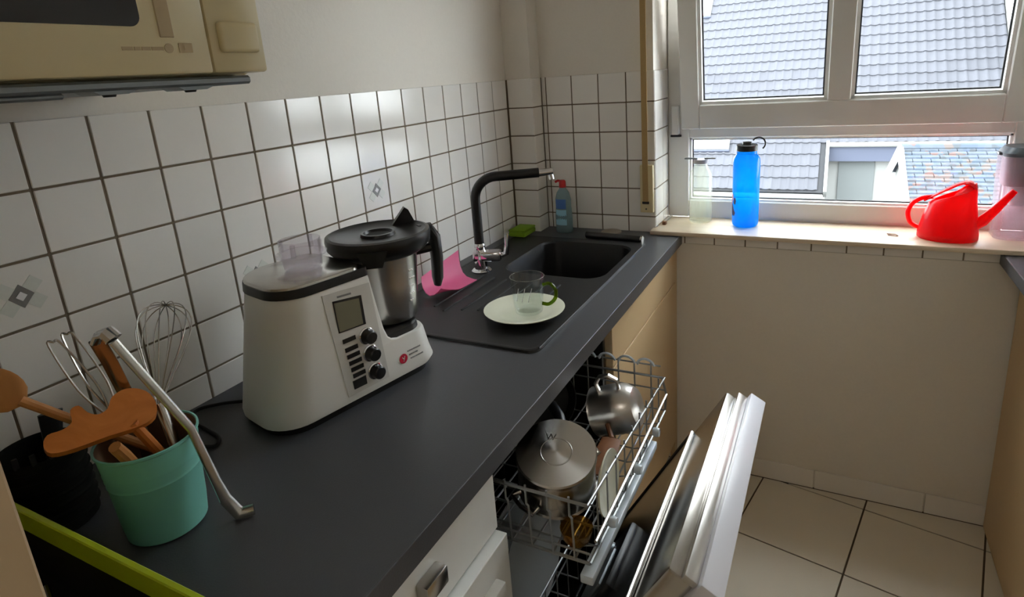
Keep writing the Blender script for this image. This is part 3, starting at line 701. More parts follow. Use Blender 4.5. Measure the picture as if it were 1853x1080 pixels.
# right run
rw_ = thing('side_worktop', 'dark worktop on the opposite side below the window', 'worktop', (1.83, 0.6, ZC - T))
obj('slab', G().box((1.533 - 1.83, -1.6, 0), (XR - 0.002 - 1.83, YW - 0.002 - 0.6, T), 0.002), 'worktop', rw_, smooth=0)
rc = thing('side_cabinet', 'tan base cabinet under the opposite worktop', 'cabinet', (1.85, 0.6, 0))
obj('carcass', G().box((1.606 - 1.85, -1.58, 0), (XR - 0.003 - 1.85, YW - 0.006 - 0.6, ZC - T - 0.001)), 'tan_front', rc, smooth=0)
for ya, yb in ((1.01, 1.604), (0.41, 1.006), (-0.19, 0.406)):
    obj('door_front', G().box((1.588 - 1.85, ya - 0.6, 0.004), (1.606 - 1.85, yb - 0.6, ZC - T - 0.004), 0.001), 'tan_front', rc, smooth=0)
tc_ = thing('tall_cabinet', 'tall beige cabinet side standing at the end of the worktop', 'cabinet', (0.3, -0.62, 0))
obj('carcass', G().box((-0.298, -0.3, 0), (0.292, 0.299, 2.2), 0.002), 'beige_side', tc_, smooth=0)
obj('door_front', G().box((0.293, -0.3, 0.1), (0.312, 0.2985, 2.2), 0.002), 'beige_side', tc_, smooth=0)

# ------------------------------------------------------------------ microwave on its wall bracket
mb = thing('wall_bracket', 'grey pressed metal tray holding the microwave on the wall', 'bracket', (0.0, -0.08, 1.50))
obj('tray', G().box((0.0, -0.23, 0.0225), (0.372, 0.205, 0.0335), 0.003), 'grey_metal', mb)
obj('tray_rib', G().box((0.30, -0.23, 0.0165), (0.366, -0.025, 0.0226), 0.002, 1), 'grey_metal', mb)
for ya in (0.0, 0.098):
    bs = ((ya, .0226), (ya + .008, .0185), (ya + .038, .0185), (ya + .05, .0226))
    obj('tray_boss', G().loft([[Vector((x, y, z)) for y, z in bs] for x in (0.335, 0.371)]), 'grey_metal', mb)
for y in (0.0225, 0.1205):
    obj('rubber_foot', G().lathe([(0.0, 0.0), (0.006, 0.0), (0.007, 0.002), (0.007, 0.005)], 14, (0.360, y, 0.0160)), 'rubber', mb)
obj('wall_plate', G().box((-0.0045, -0.23, 0.0225), (0.004, 0.205, 0.06)), 'grey_metal', mb, smooth=0)
mw = thing('microwave', 'cream microwave oven hanging on the wall above the worktop', 'microwave', (0.2, -0.08, 1.534))
MX = 0.18
obj('casing', G().box((-0.185, -0.225, 0.0), (MX - 0.03, 0.222, 0.30), 0.006, 2), 'cream_plastic', mw)
dr = obj('door', G().box((MX - 0.032, -0.229, 0.003), (MX, 0.1445, 0.30), 0.004, 2), 'cream_plastic', mw)
obj('door_window', G().loft([[Vector((MX + 0.0008, p.x, p.y)) for p in rrect(-0.21, 0.063, 0.056, 0.26, 0.012, 0)], [Vector((MX - 0.003, p.x, p.y)) for p in rrect(-0.21, 0.063, 0.056, 0.26, 0.012, 0)]]), 'micro_glass', dr)
obj('door_grip', G().box((MX - 0.002, 0.082, 0.045), (MX + 0.0012, 0.100, 0.27), 0.001), 'cream_dark', dr)
cp = obj('control_panel', G().box((MX - 0.032, 0.146, 0.003), (MX, 0.228, 0.30), 0.004, 2), 'cream_plastic', mw)
obj('door_button', G().box((MX - 0.004, 0.158, 0.028), (MX + 0.007, 0.217, 0.066), 0.005, 3), 'cream_plastic', cp)
gm = G()
for y in (0.172, 0.183, 0.194): gm.box((MX + 0.0018, y, 0.106), (MX + 0.0028, y + 0.003, 0.109))
obj('panel_print', gm, 'grey_print', cp, smooth=0)
gm = G()
for i, wd in enumerate((0.012, 0.007, 0.010, 0.014)):
    y0_ = 0.036 + sum((0.012, 0.007, 0.010, 0.014)[:i]) + 0.0015 * i
    gm.box((MX - 0.001, y0_, 0.0305), (MX + 0.0006, y0_ + wd, 0.0345))
obj('door_lettering', gm, 'cream_dark', dr, smooth=0)
obj('door_emblem', G().lathe([(0.0, 0.0008), (0.0055, 0.0006), (0.0055, 0.0)], 16, M=Matrix.Translation((MX, 0.0905, 0.033)) @ Matrix.Rotation(PI / 2, 4, 'Y')), 'red_logo' if False else 'cream_dark', dr)
obj('door_badge', G().box((MX - .001, 0.103, 0.028), (MX + 0.0007, 0.120, 0.039)).box((MX + 0.0006, 0.1095, 0.031), (MX + 0.0012, 0.1125, 0.036)), 'cream_dark', dr, smooth=0)

# ------------------------------------------------------------------ food processor
PA = Vector((0.286, 0.158, ZC)); pang = math.radians(12.7)
# local frame: x = along the front (u), y = depth away from the viewer (-v), z up
fpz = thing('food_processor', 'white food processor with steel bowl and black lid on the worktop', 'food processor', PA, 0)
eu = Vector((math.sin(pang), math.cos(pang), 0)); ev = Vector((-math.cos(pang), math.sin(pang), 0))
fpz.rotation_euler = (0, 0, math.atan2(eu.y, eu.x))
DEP = 0.205
HB = 0.245
def uL(z): return -0.032 + 0.048 * (z / HB)
def vF(z): return 0.011 * (z / HB)
def rL(z): return 0.086 - 0.006 * (z / HB)
def sl_ring(u0, u1, v0, v1, rl, rr, z, seg=8):
    return rrect(u0, u1, v0, v1, (rl, rr, rr, rl), z, seg)
def hring(z, u1, rr): return rrect(uL(z), u1, vF(z), DEP - vF(z), (rL(z) - 0.020, rr, rr, rL(z)), z, 8)
rings = [rrect(-0.027, 0.337, 0.004, DEP - 0.004, (0.062, 0.05, 0.05, 0.082), 0.0135, 8), hring(0.022, 0.344, 0.05)]
for z in (0.045, 0.07, 0.086): rings.append(hring(z, 0.346 - 0.018 * (z / 0.09), 0.05))
rings.append(hring(0.0935, 0.322, 0.044))
for z, u1 in ((0.0940, 0.240), (0.098, 0.226), (0.106, 0.217), (0.125, 0.2105), (0.17, 0.204), (0.21, 0.199), (0.238, 0.1955)): rings.append(hring(z, u1, 0.006))
rings.append(rrect(uL(0.24) + 0.003, 0.193, 0.014, DEP - 0.014, (0.058, 0.005, 0.005, 0.078), 0.2425, 8))
obj('housing', G().loft(rings), 'white_plastic', fpz, smooth=40)
obj('foot', G().loft([rrect(-0.020, 0.326, 0.009, DEP - 0.010, (0.058, 0.045, 0.045, 0.076), 0.0, 8), rrect(-0.022, 0.330, 0.007, DEP - 0.008, (0.06, 0.045, 0.045, 0.078), 0.0145, 8)]), 'rubber', fpz)
obj('scale_rim', G().loft([rrect(0.0135, 0.195, 0.0095, DEP - 0.0095, (0.060, 0.008, 0.008, 0.080), 0.2405, 8), rrect(0.0145, 0.195, 0.0105, DEP - 0.0105, (0.060, 0.008, 0.008, 0.080), 0.2565, 8)]), 'black_plastic', fpz)
obj('scale_plate', G().loft([rrect(0.016, 0.190, 0.012, DEP - 0.012, (0.058, 0.03, 0.03, 0.078), 0.2565, 8), rrect(0.0165, 0.189, 0.0125, DEP - 0.0125, (0.058, 0.03, 0.03, 0.078), 0.2605, 8), rrect(0.019, 0.186, 0.016, DEP - 0.015, (0.056, 0.028, 0.028, 0.076), 0.2625, 8)]), 'steel', fpz)
obj('bowl_seat', G().loft([sl_ring(0.214, 0.318, 0.012, DEP - 0.012, 0.008, 0.044, 0.0935), sl_ring(0.214, 0.316, 0.014, DEP - 0.014, 0.008, 0.042, 0.105)]), 'black_plastic', fpz)
# steel bowl with lid and handle
BC = (0.286, 0.092)
bw = obj('steel_bowl', G().lathe([(0.0, 0.1055), (0.054, 0.1055), (0.060, 0.110), (0.063, 0.125), (0.069, 0.19), (0.0745, 0.252), (0.076, 0.256), (0.072, 0.256), (0.0, 0.25)], 48, (*BC, 0)), 'steel', fpz)
gm = G()
for i, z in enumerate((0.150, 0.165, 0.182, 0.198, 0.215)):
    rr = 0.0632 + (z - 0.125) / 0.127 * 0.0115 + 0.0006
    for t in range(3 if i % 2 else 2):
        a = math.radians(-78 + t * 5)
        gm.box((-0.001, -0.0025, -0.0012), (0.0006, 0.0025, 0.0012), 0, 1, Matrix.Translation((BC[0] + rr * math.cos(a), BC[1] + rr * math.sin(a), z)) @ Matrix.Rotation(a, 4, 'Z'))
obj('level_marks', gm, 'white_plastic', bw, smooth=0)
obj('lid', G().lathe([(0.0, 0.286), (0.026, 0.286), (0.030, 0.292), (0.034, 0.292), (0.036, 0.286), (0.090, 0.289), (0.098, 0.294), (0.105, 0.292), (0.1065, 0.284), (0.1045, 0.268), (0.096, 0.258), (0.084, 0.250), (0.072, 0.249)], 56, (*BC, 0)), 'black_plastic', fpz)
obj('lid_hole', G().lathe([(0.0, 0.2868), (0.0255, 0.2868)], 32, (*BC, 0)), 'black_matt', fpz)
def bc(a, r, z): return Vector((BC[0] + r * math.cos(a), BC[1] + r * math.sin(a), z))
a1 = math.radians(-22)
g = G()
for a, dz in ((math.radians(-134), 0.0),):
    q = [bc(a - 0.26, 0.100, 0.276), bc(a + 0.26, 0.100, 0.276), bc(a + 0.15, 0.102, 0.246), bc(a - 0.15, 0.102, 0.246)]
    q2 = [bc(a - 0.26, 0.112, 0.278), bc(a + 0.26, 0.112, 0.278), bc(a + 0.15, 0.108, 0.246), bc(a - 0.15, 0.108, 0.246)]
    g.loft([q, q2])
obj('lid_tab', g, 'black_plastic', fpz)
# rear spout fin and front latch
a2 = math.radians(14)
obj('lid_fin', G().prism([(-0.026, 0.0), (0.024, 0.0), (0.012, 0.030), (0.004, 0.036)], 1, -0.008, 0.008), 'black_plastic', fpz, bc(a2, 0.088, 0.288), (0, 0, math.radians(-30)))
hg = G().tube([bc(a1, 0.085, 0.280), bc(a1, 0.108, 0.280), bc(a1, 0.118, 0.262), bc(a1, 0.120, 0.215), bc(a1, 0.117, 0.168), bc(a1, 0.115, 0.150)], [0.015, 0.018, 0.018, 0.017, 0.0155, 0.010], 12, flat=(0.75, 1.15))
obj('bowl_handle', hg, 'black_plastic', fpz)
obj('handle_bridge', G().tube([bc(a1, 0.068, 0.236), bc(a1, 0.116, 0.238)], 0.010, 8), 'black_plastic', fpz)
# control panel: local front face is y = ~0.003..0.011 (leaning back)
def fy(z): return vF(z) - 0.0006
pn = G()
pz = [(0.108, 0.028), (0.202, 0.028), (0.192, 0.226), (0.092, 0.232)]
pn.add([(u, fy(z) - 0.0006, z) for u, z in pz] + [(u, fy(z) + 0.002, z) for u, z in pz], [(0, 1, 2, 3), (4, 5, 6, 7)] + [(i, (i + 1) % 4, 4 + (i + 1) % 4, 4 + i) for i in range(4)])
panel = obj('control_panel', pn, 'panel_grey', fpz, smooth=0)
def plate(nm, quad, d, m, par):
    gg = G(); gg.add([(u, fy(z) - d, z) for u, z in quad] + [(u, fy(z) + 0.001, z) for u, z in quad], [(0, 1, 2, 3), (4, 5, 6, 7)] + [(i, (i + 1) % 4, 4 + (i + 1) % 4, 4 + i) for i in range(4)])
    return obj(nm, gg, m, par, smooth=0)
plate('display_frame', [(0.1115, 0.154), (0.170, 0.151), (0.170, 0.2085), (0.1100, 0.2155)], 0.0014, 'black_plastic', panel)
plate('display', [(0.1135, 0.156), (0.164, 0.154), (0.164, 0.2045), (0.1120, 0.2115)], 0.0018, 'lcd', panel)
plate('brand_print', [(0.121, 0.2185), (0.150, 0.2165), (0.150, 0.2200), (0.121, 0.2220)], 0.0012, 'decor_dark', panel)
for i, z in enumerate((0.1355, 0.1175, 0.1035, 0.0900, 0.0765, 0.0635)):
    plate('button', [(0.116 + i * .0016, z - 0.004), (0.143 + i * .0016, z - 0.0042), (0.143 + i * .0016, z + 0.0038), (0.116 + i * .0016, z + 0.004)], 0.0022, 'black_plastic', panel)
plate('scale_button', [(0.122, 0.038), (0.150, 0.0375), (0.150, 0.0545), (0.121, 0.0545)], 0.0022, 'black_plastic', panel)
for u, z in ((0.1665, 0.1285), (0.1685, 0.0925), (0.172, 0.0540)):
    Mk = Matrix.Translation((u, fy(z), z)) @ Matrix.Rotation(PI / 2, 4, 'X')
    kn = obj('knob', G().lathe([(0.0, 0.020), (0.0105, 0.020), (0.0125, 0.018), (0.0135, 0.002), (0.0155, 0.0), (0.0155, -0.001)], 28, M=Mk), 'black_plastic', panel)
    obj('knob_ring', G().lathe([(0.0135, 0.0005), (0.0145, 0.0035), (0.0165, 0.0025), (0.017, 0.0)], 28, M=Mk), 'chrome', kn)
z = 0.049
Mk = Matrix.Translation((0.2415, fy(z) - 0.0002, z)) @ Matrix.Rotation(PI / 2, 4, 'X')
lg = obj('logo_disc', G().lathe([(0.0, 0.001), (0.0098, 0.001), (0.0102, 0.0)], 28, M=Mk), 'red_logo', fpz)
obj('logo_stroke', G().tube([Mk @ Vector((0.003, 0.005, 0.0012)), Mk @ Vector((-0.001, -0.006, 0.0012))], 0.0009, 6).tube([Mk @ Vector((-0.0035, 0.004, 0.0012)), Mk @ Vector((-0.0005, 0.0, 0.0012)), Mk @ Vector((0.0005, 0.0005, 0.0012))], 0.0009, 6), 'white_plastic', lg)
gp = G()
for i, (a, b_) in enumerate(((0.254, 0.287), (0.257, 0.279), (0.259, 0.293))):
    zz = 0.0585 - i * 0.0085
    u = a
    while u < b_:
        wd = random.uniform(0.003, 0.007); gp.box((u, fy(zz) - 0.0007, zz), (min(u + wd, b_), fy(zz) + 0.001, zz + 0.0026)); u += wd + 0.0012
obj('slogan_print', gp, 'grey_print', fpz, smooth=0)
# power cord from the rear of the machine, looping on the worktop
def floc(x, y, z):   # world to the machine's frame
    d = Vector((x, y, z)) - PA; return Vector((d.dot(eu), d.dot(ev), d.z))
cpts = [(0.14, 0.25, 0.955), (0.10, 0.22, 0.933), (0.05, 0.19, 0.930), (0.022, 0.155, 0.930), (0.05, 0.125, 0.930), (0.105, 0.115, 0.930), (0.150, 0.105, 0.930), (0.165, 0.085, 0.930), (0.135, 0.075, 0.930), (0.09, 0.07, 0.930), (0.05, 0.04, 0.930)]
def smooth_path(pts, n=6):
    pts = [Vector(p) for p in pts]; out = []
    for i in range(len(pts) - 1):
        p0, p1, p2, p3 = pts[max(i - 1, 0)], pts[i], pts[i + 1], pts[min(i + 2, len(pts) - 1)]
        for k in range(n):
            t = k / n
            out.append(0.5 * ((2 * p1) + (p2 - p0) * t + (2 * p0 - 5 * p1 + 4 * p2 - p3) * t * t + (3 * p1 - p0 - 3 * p2 + p3) * t ** 3))
    return out + [pts[-1]]
obj('power_cord', G().tube([floc(*p) for p in smooth_path(cpts)], 0.0032, 8), 'rubber', fpz)
# clear plastic cup standing on the scale plate
ctr = PA + eu * 0.118 + ev * 0.100
mc = thing('measuring_cup', 'clear plastic measuring cup standing on top of the food processor', 'cup', (ctr.x, ctr.y, ZC + 0.263))
obj('cup_wall', G().lathe([(0.0, 0.0015), (0.032, 0.0015), (0.034, 0.004), (0.036, 0.022), (0.036, 0.026), (0.046, 0.027), (0.046, 0.030), (0.0365, 0.031), (0.0375, 0.056), (0.036, 0.056), (0.0345, 0.030), (0.0325, 0.006), (0.0, 0.004)], 36), 'plastic_clear', mc)
for a in (0.4, 1.9, 3.5, 5.2):
    obj('cup_lug', G().box((0.0355, -0.004, 0.030), (0.0415, 0.004, 0.054), 0.001, 1, Matrix.Rotation(a, 4, 'Z')), 'plastic_clear', mc)

# ------------------------------------------------------------------ utensil pot and what stands in it
PC = Vector((0.266, -0.064, ZC))
pot = thing('utensil_pot', 'mint green metal pot holding kitchen utensils', 'pot', PC)
obj('outer_wall', G().lathe([(0.0, 0.001), (0.050, 0.001), (0.054, 0.004), (0.057, 0.03), (0.0605, 0.088), (0.0618, 0.090), (0.0610, 0.094), (0.0625, 0.098), (0.0616, 0.102), (0.0632, 0.106), (0.0628, 0.110), (0.066, 0.137), (0.068, 0.139), (0.068, 0.142), (0.0655, 0.1425), (0.0645, 0.140)], 48, M=Matrix.Diagonal((0.94, 0.94, 1, 1))), 'mint', pot)
obj('inner_wall', G().lathe([(0.0607, 0.1405), (0.0545, 0.06), (0.0495, 0.006), (0.0, 0.005)], 40), 'mint_inner', pot)
def ub(x, y, z): return Vector((x, y, z)) - PC
grp = None
def uten(name, label, cat): return thing(name, label, cat, PC + Vector((0, 0, 0.006)))
def ul(x, y, z): return Vector((x, y, z)) - PC - Vector((0, 0, 0.006))
# wooden spoon leaning to the left
sp = uten('wooden_spoon', 'wooden spoon with round bowl leaning out of the mint pot', 'spoon')
S0, S1 = ul(0.252, -0.046, 1.0290), ul(0.172, -0.150, 1.150)
S2 = ul(0.132, -0.180, 1.190)
obj('shaft', G().tube([S0, ul(0.200, -0.108, 1.100), S1], [0.006, 0.006, 0.0065], 10), 'spoon_wood', sp)
dS = (S2 - S1).normalized(); nS = Vector((0.62, -0.55, 0.55)); nS = (nS - dS * nS.dot(dS)).normalized()
Ms = frameM(S1 + dS * 0.030, dS, nS.cross(dS), nS)
rg = []
for i in range(9):
    t = i / 8; a = -1 + 2 * t
    rg.append([Ms @ Vector((0.036 * a, 0.026 * math.sqrt(max(0.02, 1 - a * a)) * math.cos(2 * PI * k / 16), 0.010 * math.sqrt(max(0.02, 1 - a * a)) * math.sin(2 * PI * k / 16) * (1 if math.sin(2 * PI * k / 16) < 0 else 0.35))) for k in range(16)])
obj('spoon_bowl', G().loft(rg), 'spoon_wood', sp)
# broad orange-brown wooden pasta spoon, head resting over the rim
ws = uten('pasta_spoon', 'orange-brown wooden pasta spoon with notched head across the pot', 'spoon')
hc = ul(0.242, -0.101, 1.106)
ex = (Vector((0.25, 0.97, -0.02))).normalized(); ez = Vector((0.55, -0.25, 0.80)); ez = (ez - ex * ez.dot(ex)).normalized(); ey = ez.cross(ex)
Mh = frameM(hc, ex, ey, ez)
outl = [(-0.062, -0.002), (-0.058, -0.017), (-0.036, -0.025), (0.0, -0.028), (0.035, -0.030), (0.058, -0.021), (0.066, 0.0), (0.061, 0.022), (0.042, 0.033), (0.022, 0.027), (0.012, 0.012), (0.0, 0.008), (-0.009, 0.016), (-0.015, 0.031), (-0.025, 0.029), (-0.028, 0.012), (-0.040, 0.007), (-0.055, 0.009)]
def closed_path(pts, n=3):
    out = []; m = len(pts)
    for i in range(m):
        p0, p1, p2, p3 = (Vector((*pts[(i + k) % m], 0)) for k in (-1, 0, 1, 2))
        for k in range(n):
            t = k / n
            q = 0.5 * ((2 * p1) + (p2 - p0) * t + (2 * p0 - 5 * p1 + 4 * p2 - p3) * t * t + (3 * p1 - p0 - 3 * p2 + p3) * t ** 3); out.append((q.x, q.y))
    return out
outl = closed_path(outl)
g = G(); n = len(outl)
top = [Mh @ Vector((a, b_, 0.006 - 2.2 * a * a)) for a, b_ in outl]; bot = [Mh @ Vector((a, b_, -0.004 - 2.2 * a * a)) for a, b_ in outl]
g.add(top + bot, [tuple(range(n)), tuple(range(n, 2 * n))[::-1]] + [(i, (i + 1) % n, n + (i + 1) % n, n + i) for i in range(n)])
obj('head', g, 'spoon_wood_red', ws, smooth=20)
obj('shaft', G().tube([Mh @ Vector((0.03, -0.02, 0)), ul(0.275, -0.05, 1.02), ul(0.29, -0.055, 0.95)], 0.007, 10), 'spoon_wood_red', ws)
pw = uten('pale_spatula', 'pale wooden handle end poking over the mint pot rim', 'spatula')
obj('shaft', G().tube([ul(0.27, -0.06, 0.96), ul(0.292, -0.108, 1.072), ul(0.297, -0.118, 1.092)], [0.007, 0.008, 0.0075], 10), 'spoon_wood', pw)
# balloon whisk
wh = uten('balloon_whisk', 'wire balloon whisk standing in the mint pot', 'whisk')
W0_, W1_ = ul(0.298, -0.040, 0.972), ul(0.239, -0.024, 1.088)
W2_ = ul(0.150, 0.069, 1.194)
ax = (W2_ - W1_).normalized(); LW = (W2_ - W1_).length
p1 = Vector((0.6, -0.5, 0.2)); p1 = (p1 - ax * p1.dot(ax)).normalized(); p2 = ax.cross(p1)
obj('grip', G().tube([W0_, W1_], [0.007, 0.0085], 12), 'steel', wh)
for i in range(6):
    a = PI * i / 6; sd = p1 * math.cos(a) + p2 * math.sin(a)
    ptsw = []
    for k in range(33):
        t = k / 16 - 1; q = 1 - abs(t)                          # q: 0 at the grip, 1 at the tip
        rad = 0.004 * (1 - q) + 0.036 * math.sin(PI * q ** 1.2)
        ptsw.append(W1_ + ax * (LW * math.sin(q * PI / 2)) + sd * rad * (1 if t > 0 else -1))
    obj('wire', G().tube(ptsw, 0.0009, 5), 'steel', wh)
# steel tongs hung over the rim, one arm outside
tg_ = uten('steel_tongs', 'long steel tongs hooked over the pot rim, tip resting on the worktop', 'tongs')
H = ul(0.2900, -0.0848, 1.2205)
RM = ul(0.3290, -0.0397, 1.0778)
obj('arm', G().tube([H, H + (RM - H) * 0.5, RM, ul(0.3450, -0.0316, 0.9917), ul(0.3500, -0.0280, 0.9624), ul(0.358, -0.018, 0.9335), ul(0.372, -0.004, 0.9345)], [0.006, 0.006, 0.006, 0.0068, 0.0085, 0.0095, 0.008], 10, flat=(0.55, 1.0)), 'steel', tg_)
obj('arm', G().tube([H + Vector((-0.02, -0.008, 0.002)), ul(0.2400, -0.0711, 1.1772), ul(0.2120, -0.0490, 1.1128), ul(0.232, -0.050, 1.03), ul(0.238, -0.052, 0.96)], [0.008, 0.008, 0.008, 0.008, 0.01], 10, flat=(0.4, 1.2)), 'steel', tg_)
obj('hinge', G().tube([H + Vector((-0.022, -0.008, 0.0)), H + Vector((-0.016, -0.005, 0.010)), H + Vector((-0.006, -0.002, 0.013)), H + Vector((0.003, 0.0, 0.004))], 0.009, 10, flat=(0.6, 1.2)), 'chrome', tg_)
# wire masher: two long wire loops
ms = uten('wire_masher', 'wire utensil with two narrow upright loops in the pot', 'masher')
for (u0, u1) in ((ul(0.150, -0.088, 1.196), ul(0.206, -0.074, 1.092)), (ul(0.145, -0.068, 1.198), ul(0.208, -0.066, 1.092))):
    d = (u1 - u0); sd = Vector((0.35, 0.85, -0.1)) * 0.011
    obj('wire_loop', G().tube(smooth_path([u1 + sd * .2, u1 - d * .4 + sd * 1.1, u0 + sd * .7, u0 - d * 0.04, u0 - sd * .7, u1 - d * .4 - sd * 1.1, u1 - sd * .2], 5), 0.0017, 6), 'steel', ms)
obj('shaft', G().tube([ul(0.208, -0.071, 1.094), ul(0.232, -0.082, 0.975)], 0.0042, 10), 'steel', ms)
# dark canister and lime crate left of the pot
dk = thing('dark_canister', 'dark ribbed canister in the shade beside the mint pot', 'canister', (0.105, -0.125, ZC))
obj('wall', G().lathe([(0.0, 0.0), (0.046, 0.0), (0.05, 0.004), (0.052, 0.12), (0.05, 0.122), (0.047, 0.118), (0.046, 0.006), (0.0, 0.005)], 32), 'dark_green', dk)
for i in range(7):
    obj('rib', G().lathe([(0.0505, -0.003), (0.0535, 0.0), (0.0505, 0.003)], 32, (0, 0, 0.02 + i * 0.015)), 'dark_green', dk)
for i in range(5):
    obj('tooth', G().box((-0.002, -0.003, 0.0), (0.002, 0.003, 0.016), 0.0005, 1, Matrix.Translation((0.049 * math.cos(-0.9 + i * .4), 0.049 * math.sin(-0.9 + i * .4), 0.12))), 'black_matt', dk)
sl2 = thing('slotted_turner', 'black plastic turner leaning out of the dark canister', 'spatula', (0.105, -0.125, ZC + 0.006))
obj('blade', G().tube([(0.0, 0.0, 0.004), (0.003, 0.015, 0.09), (0.006, 0.024, 0.16)], [0.008, 0.010, 0.016], 10, flat=(0.3, 1)), 'black_plastic', sl2)
cr = thing('lime_crate', 'black crate with lime green rim at the end of the worktop', 'crate', (0.33, -0.25, ZC))
def kl(x, y, z): return (x - 0.33, y + 0.25, z - ZC)
CXa, CXb, CYa, CYb, CZ = 0.075, 0.585, -0.312, -0.189, 1.027
obj('shell', G().box(kl(CXa, CYa, ZC), kl(CXb, CYb, ZC + 0.004)).box(kl(CXa, CYb - .004, ZC), kl(CXb, CYb, CZ - .03)).box(kl(CXa, CYa, ZC), kl(CXb, CYa + .004, CZ - .03)).box(kl(CXa, CYa, ZC), kl(CXa + .004, CYb, CZ - .03)).box(kl(CXb - .004, CYa, ZC), kl(CXb, CYb, CZ - .03)), 'black_matt', cr, smooth=0)
obj('rim', G().box(kl(CXa, CYb - .007, CZ - .03), kl(CXb, CYb + .001, CZ), 0.0015).box(kl(CXa, CYa, CZ - .03), kl(CXb, CYa + .007, CZ), 0.0015).box(kl(CXa, CYa + .007, CZ - .03), kl(CXa + .007, CYb - .007, CZ), 0.0015).box(kl(CXb - .007, CYa + .007, CZ - .03), kl(CXb, CYb - .007, CZ), 0.0015), 'lime', cr, smooth=0)
for k, (xa, ya, xb, yb, za, zb) in enumerate(((0.30, -0.225, 0.46, -0.275, 0.975, 0.958), (0.24, -0.21, 0.36, -0.29, 0.95, 0.94))):
    cu = thing('grey_rod', ('thin grey rod lying slantwise in the lime crate', 'second grey rod lying deeper in the lime crate')[k], 'rod', (xa, ya, ZC + 0.005))
    obj('rod_shaft', G().tube([(0, 0, za - ZC - .005), (xb - xa, yb - ya, zb - ZC - .005)], 0.0035, 8), 'steel_dark', cu)
    obj('rod_tip', G().tube([(0, 0, 0.001), (0, 0, za - ZC - .005)], 0.0035, 8), 'steel_dark', cu)

# ------------------------------------------------------------------ on and around the sink
zk = zd + 0.0036
pl = thing('saucer', 'pale cream plate on the drainer under a glass mug', 'plate', (0.424, 0.760, zk))
obj('dish', G().lathe([(0.0, 0.0), (0.05, 0.0), (0.055, 0.002), (0.085, 0.009), (0.100, 0.016), (0.101, 0.018), (0.098, 0.0185), (0.07, 0.009), (0.052, 0.005), (0.0, 0.0048)], 56), 'plate_cream', pl)
mg = thing('glass_mug', 'clear glass mug with green handle standing on the plate', 'mug', (0.434, 0.766, zk + 0.0052))
obj('wall', G().lathe([(0.0, 0.0), (0.030, 0.0), (0.0335, 0.003), (0.0365, 0.02), (0.0425, 0.092), (0.0428, 0.094), (0.0410, 0.094), (0.0345, 0.02), (0.031, 0.009), (0.0, 0.008)], 44), 'glass_clear', mg)
obj('rim_line', G().lathe([(0.0408, 0.0936), (0.0418, 0.0948), (0.0430, 0.0936)], 44), 'glass_bottle', mg)
ha = math.radians(12)
obj('handle', G().tube(smooth_path([(0.039 * math.cos(ha), 0.039 * math.sin(ha), 0.072), (0.056 * math.cos(ha), 0.056 * math.sin(ha), 0.076), (0.070 * math.cos(ha), 0.070 * math.sin(ha), 0.060), (0.068 * math.cos(ha), 0.068 * math.sin(ha), 0.038), (0.052 * math.cos(ha), 0.052 * math.sin(ha), 0.023), (0.035 * math.cos(ha), 0.035 * math.sin(ha), 0.024)], 5), 0.0045, 10), 'green_glass', mg)
gm = G()
for a in (-1.9, -1.5, -1.1):
    gm.tube([(0.0385 * math.cos(a) * 1.0, 0.0385 * math.sin(a), 0.04), (0.0418 * math.cos(a + .25), 0.0418 * math.sin(a + .25), 0.075)], 0.0007, 5)
obj('etched_lines', gm, 'bead_white', mg)
# pink rubber sheet folded over on itself by the wall
pk = thing('pink_cloth', 'pink rubbery sheet curled over on the drainer by the wall', 'cloth', (0.125, 0.86, zk))
pa = Vector((0.10, 0.99, 0)).normalized(); pb = Vector((pa.y, -pa.x, 0))
sec = [(0.044, 0.0), (0.034, 0.0), (0.018, 0.0014), (0.0, 0.004), (-0.016, 0.012), (-0.028, 0.026), (-0.036, 0.044), (-0.040, 0.064)]
rg = []
for i in range(15):
    t = i / 14; l = -0.075 + 0.165 * t
    lift = 0.030 * max(0.0, 1 - t * 1.8) ** 1.5
    A = [pb * a * (1 - 0.1 * t) + pa * (l + 0.3 * z) + Vector((0, 0, 0.0012 + z * (0.72 + 0.5 * t) + lift * max(0.0, a / 0.044) ** 1.6)) for a, z in sec]
    rg.append(A + [p + Vector((0.0008, 0, 0.0022)) for p in A[::-1]])
obj('sheet', G().loft(rg), 'pink_rubber', pk, smooth=60)
# detergent bottle
sb = thing('detergent_bottle', 'clear washing-up liquid bottle with red cap in the corner', 'bottle', (0.197, 1.548, ZC))
def ell(rx, ry, z, n=28): return [Vector((rx * math.cos(2 * PI * i / n), ry * math.sin(2 * PI * i / n), z)) for i in range(n)]
obj('bottle_body', G().loft([ell(0.030, 0.021, 0.0), ell(0.033, 0.023, 0.006), ell(0.033, 0.023, 0.06), ell(0.030, 0.021, 0.10), ell(0.0305, 0.021, 0.125), ell(0.024, 0.018, 0.150), ell(0.013, 0.013, 0.165), ell(0.012, 0.012, 0.172)]), 'soap_body', sb, smooth=60)
def lab(y0, y1, z0, z1, nm, m):
    g = G()
    for zz in (z0, z1): pass
    n = 8; A = [Vector(((0.0335 if zz < 0.08 else 0.0315) * math.sin(y0 + (y1 - y0) * k / n), -(0.0235 if zz < 0.08 else 0.0222) * math.cos(y0 + (y1 - y0) * k / n), zz)) for zz in (z0, z1) for k in range(n + 1)]
    g.add(A, [(k, k + 1, n + 2 + k, n + 1 + k) for k in range(n)]); return obj(nm, g, m, sb)
lab(-0.9, 0.6, 0.092, 0.128, 'label_blue', 'soap_label')
lab(-0.9, 0.6, 0.030, 0.088, 'label_pale', 'soap_label_pale')
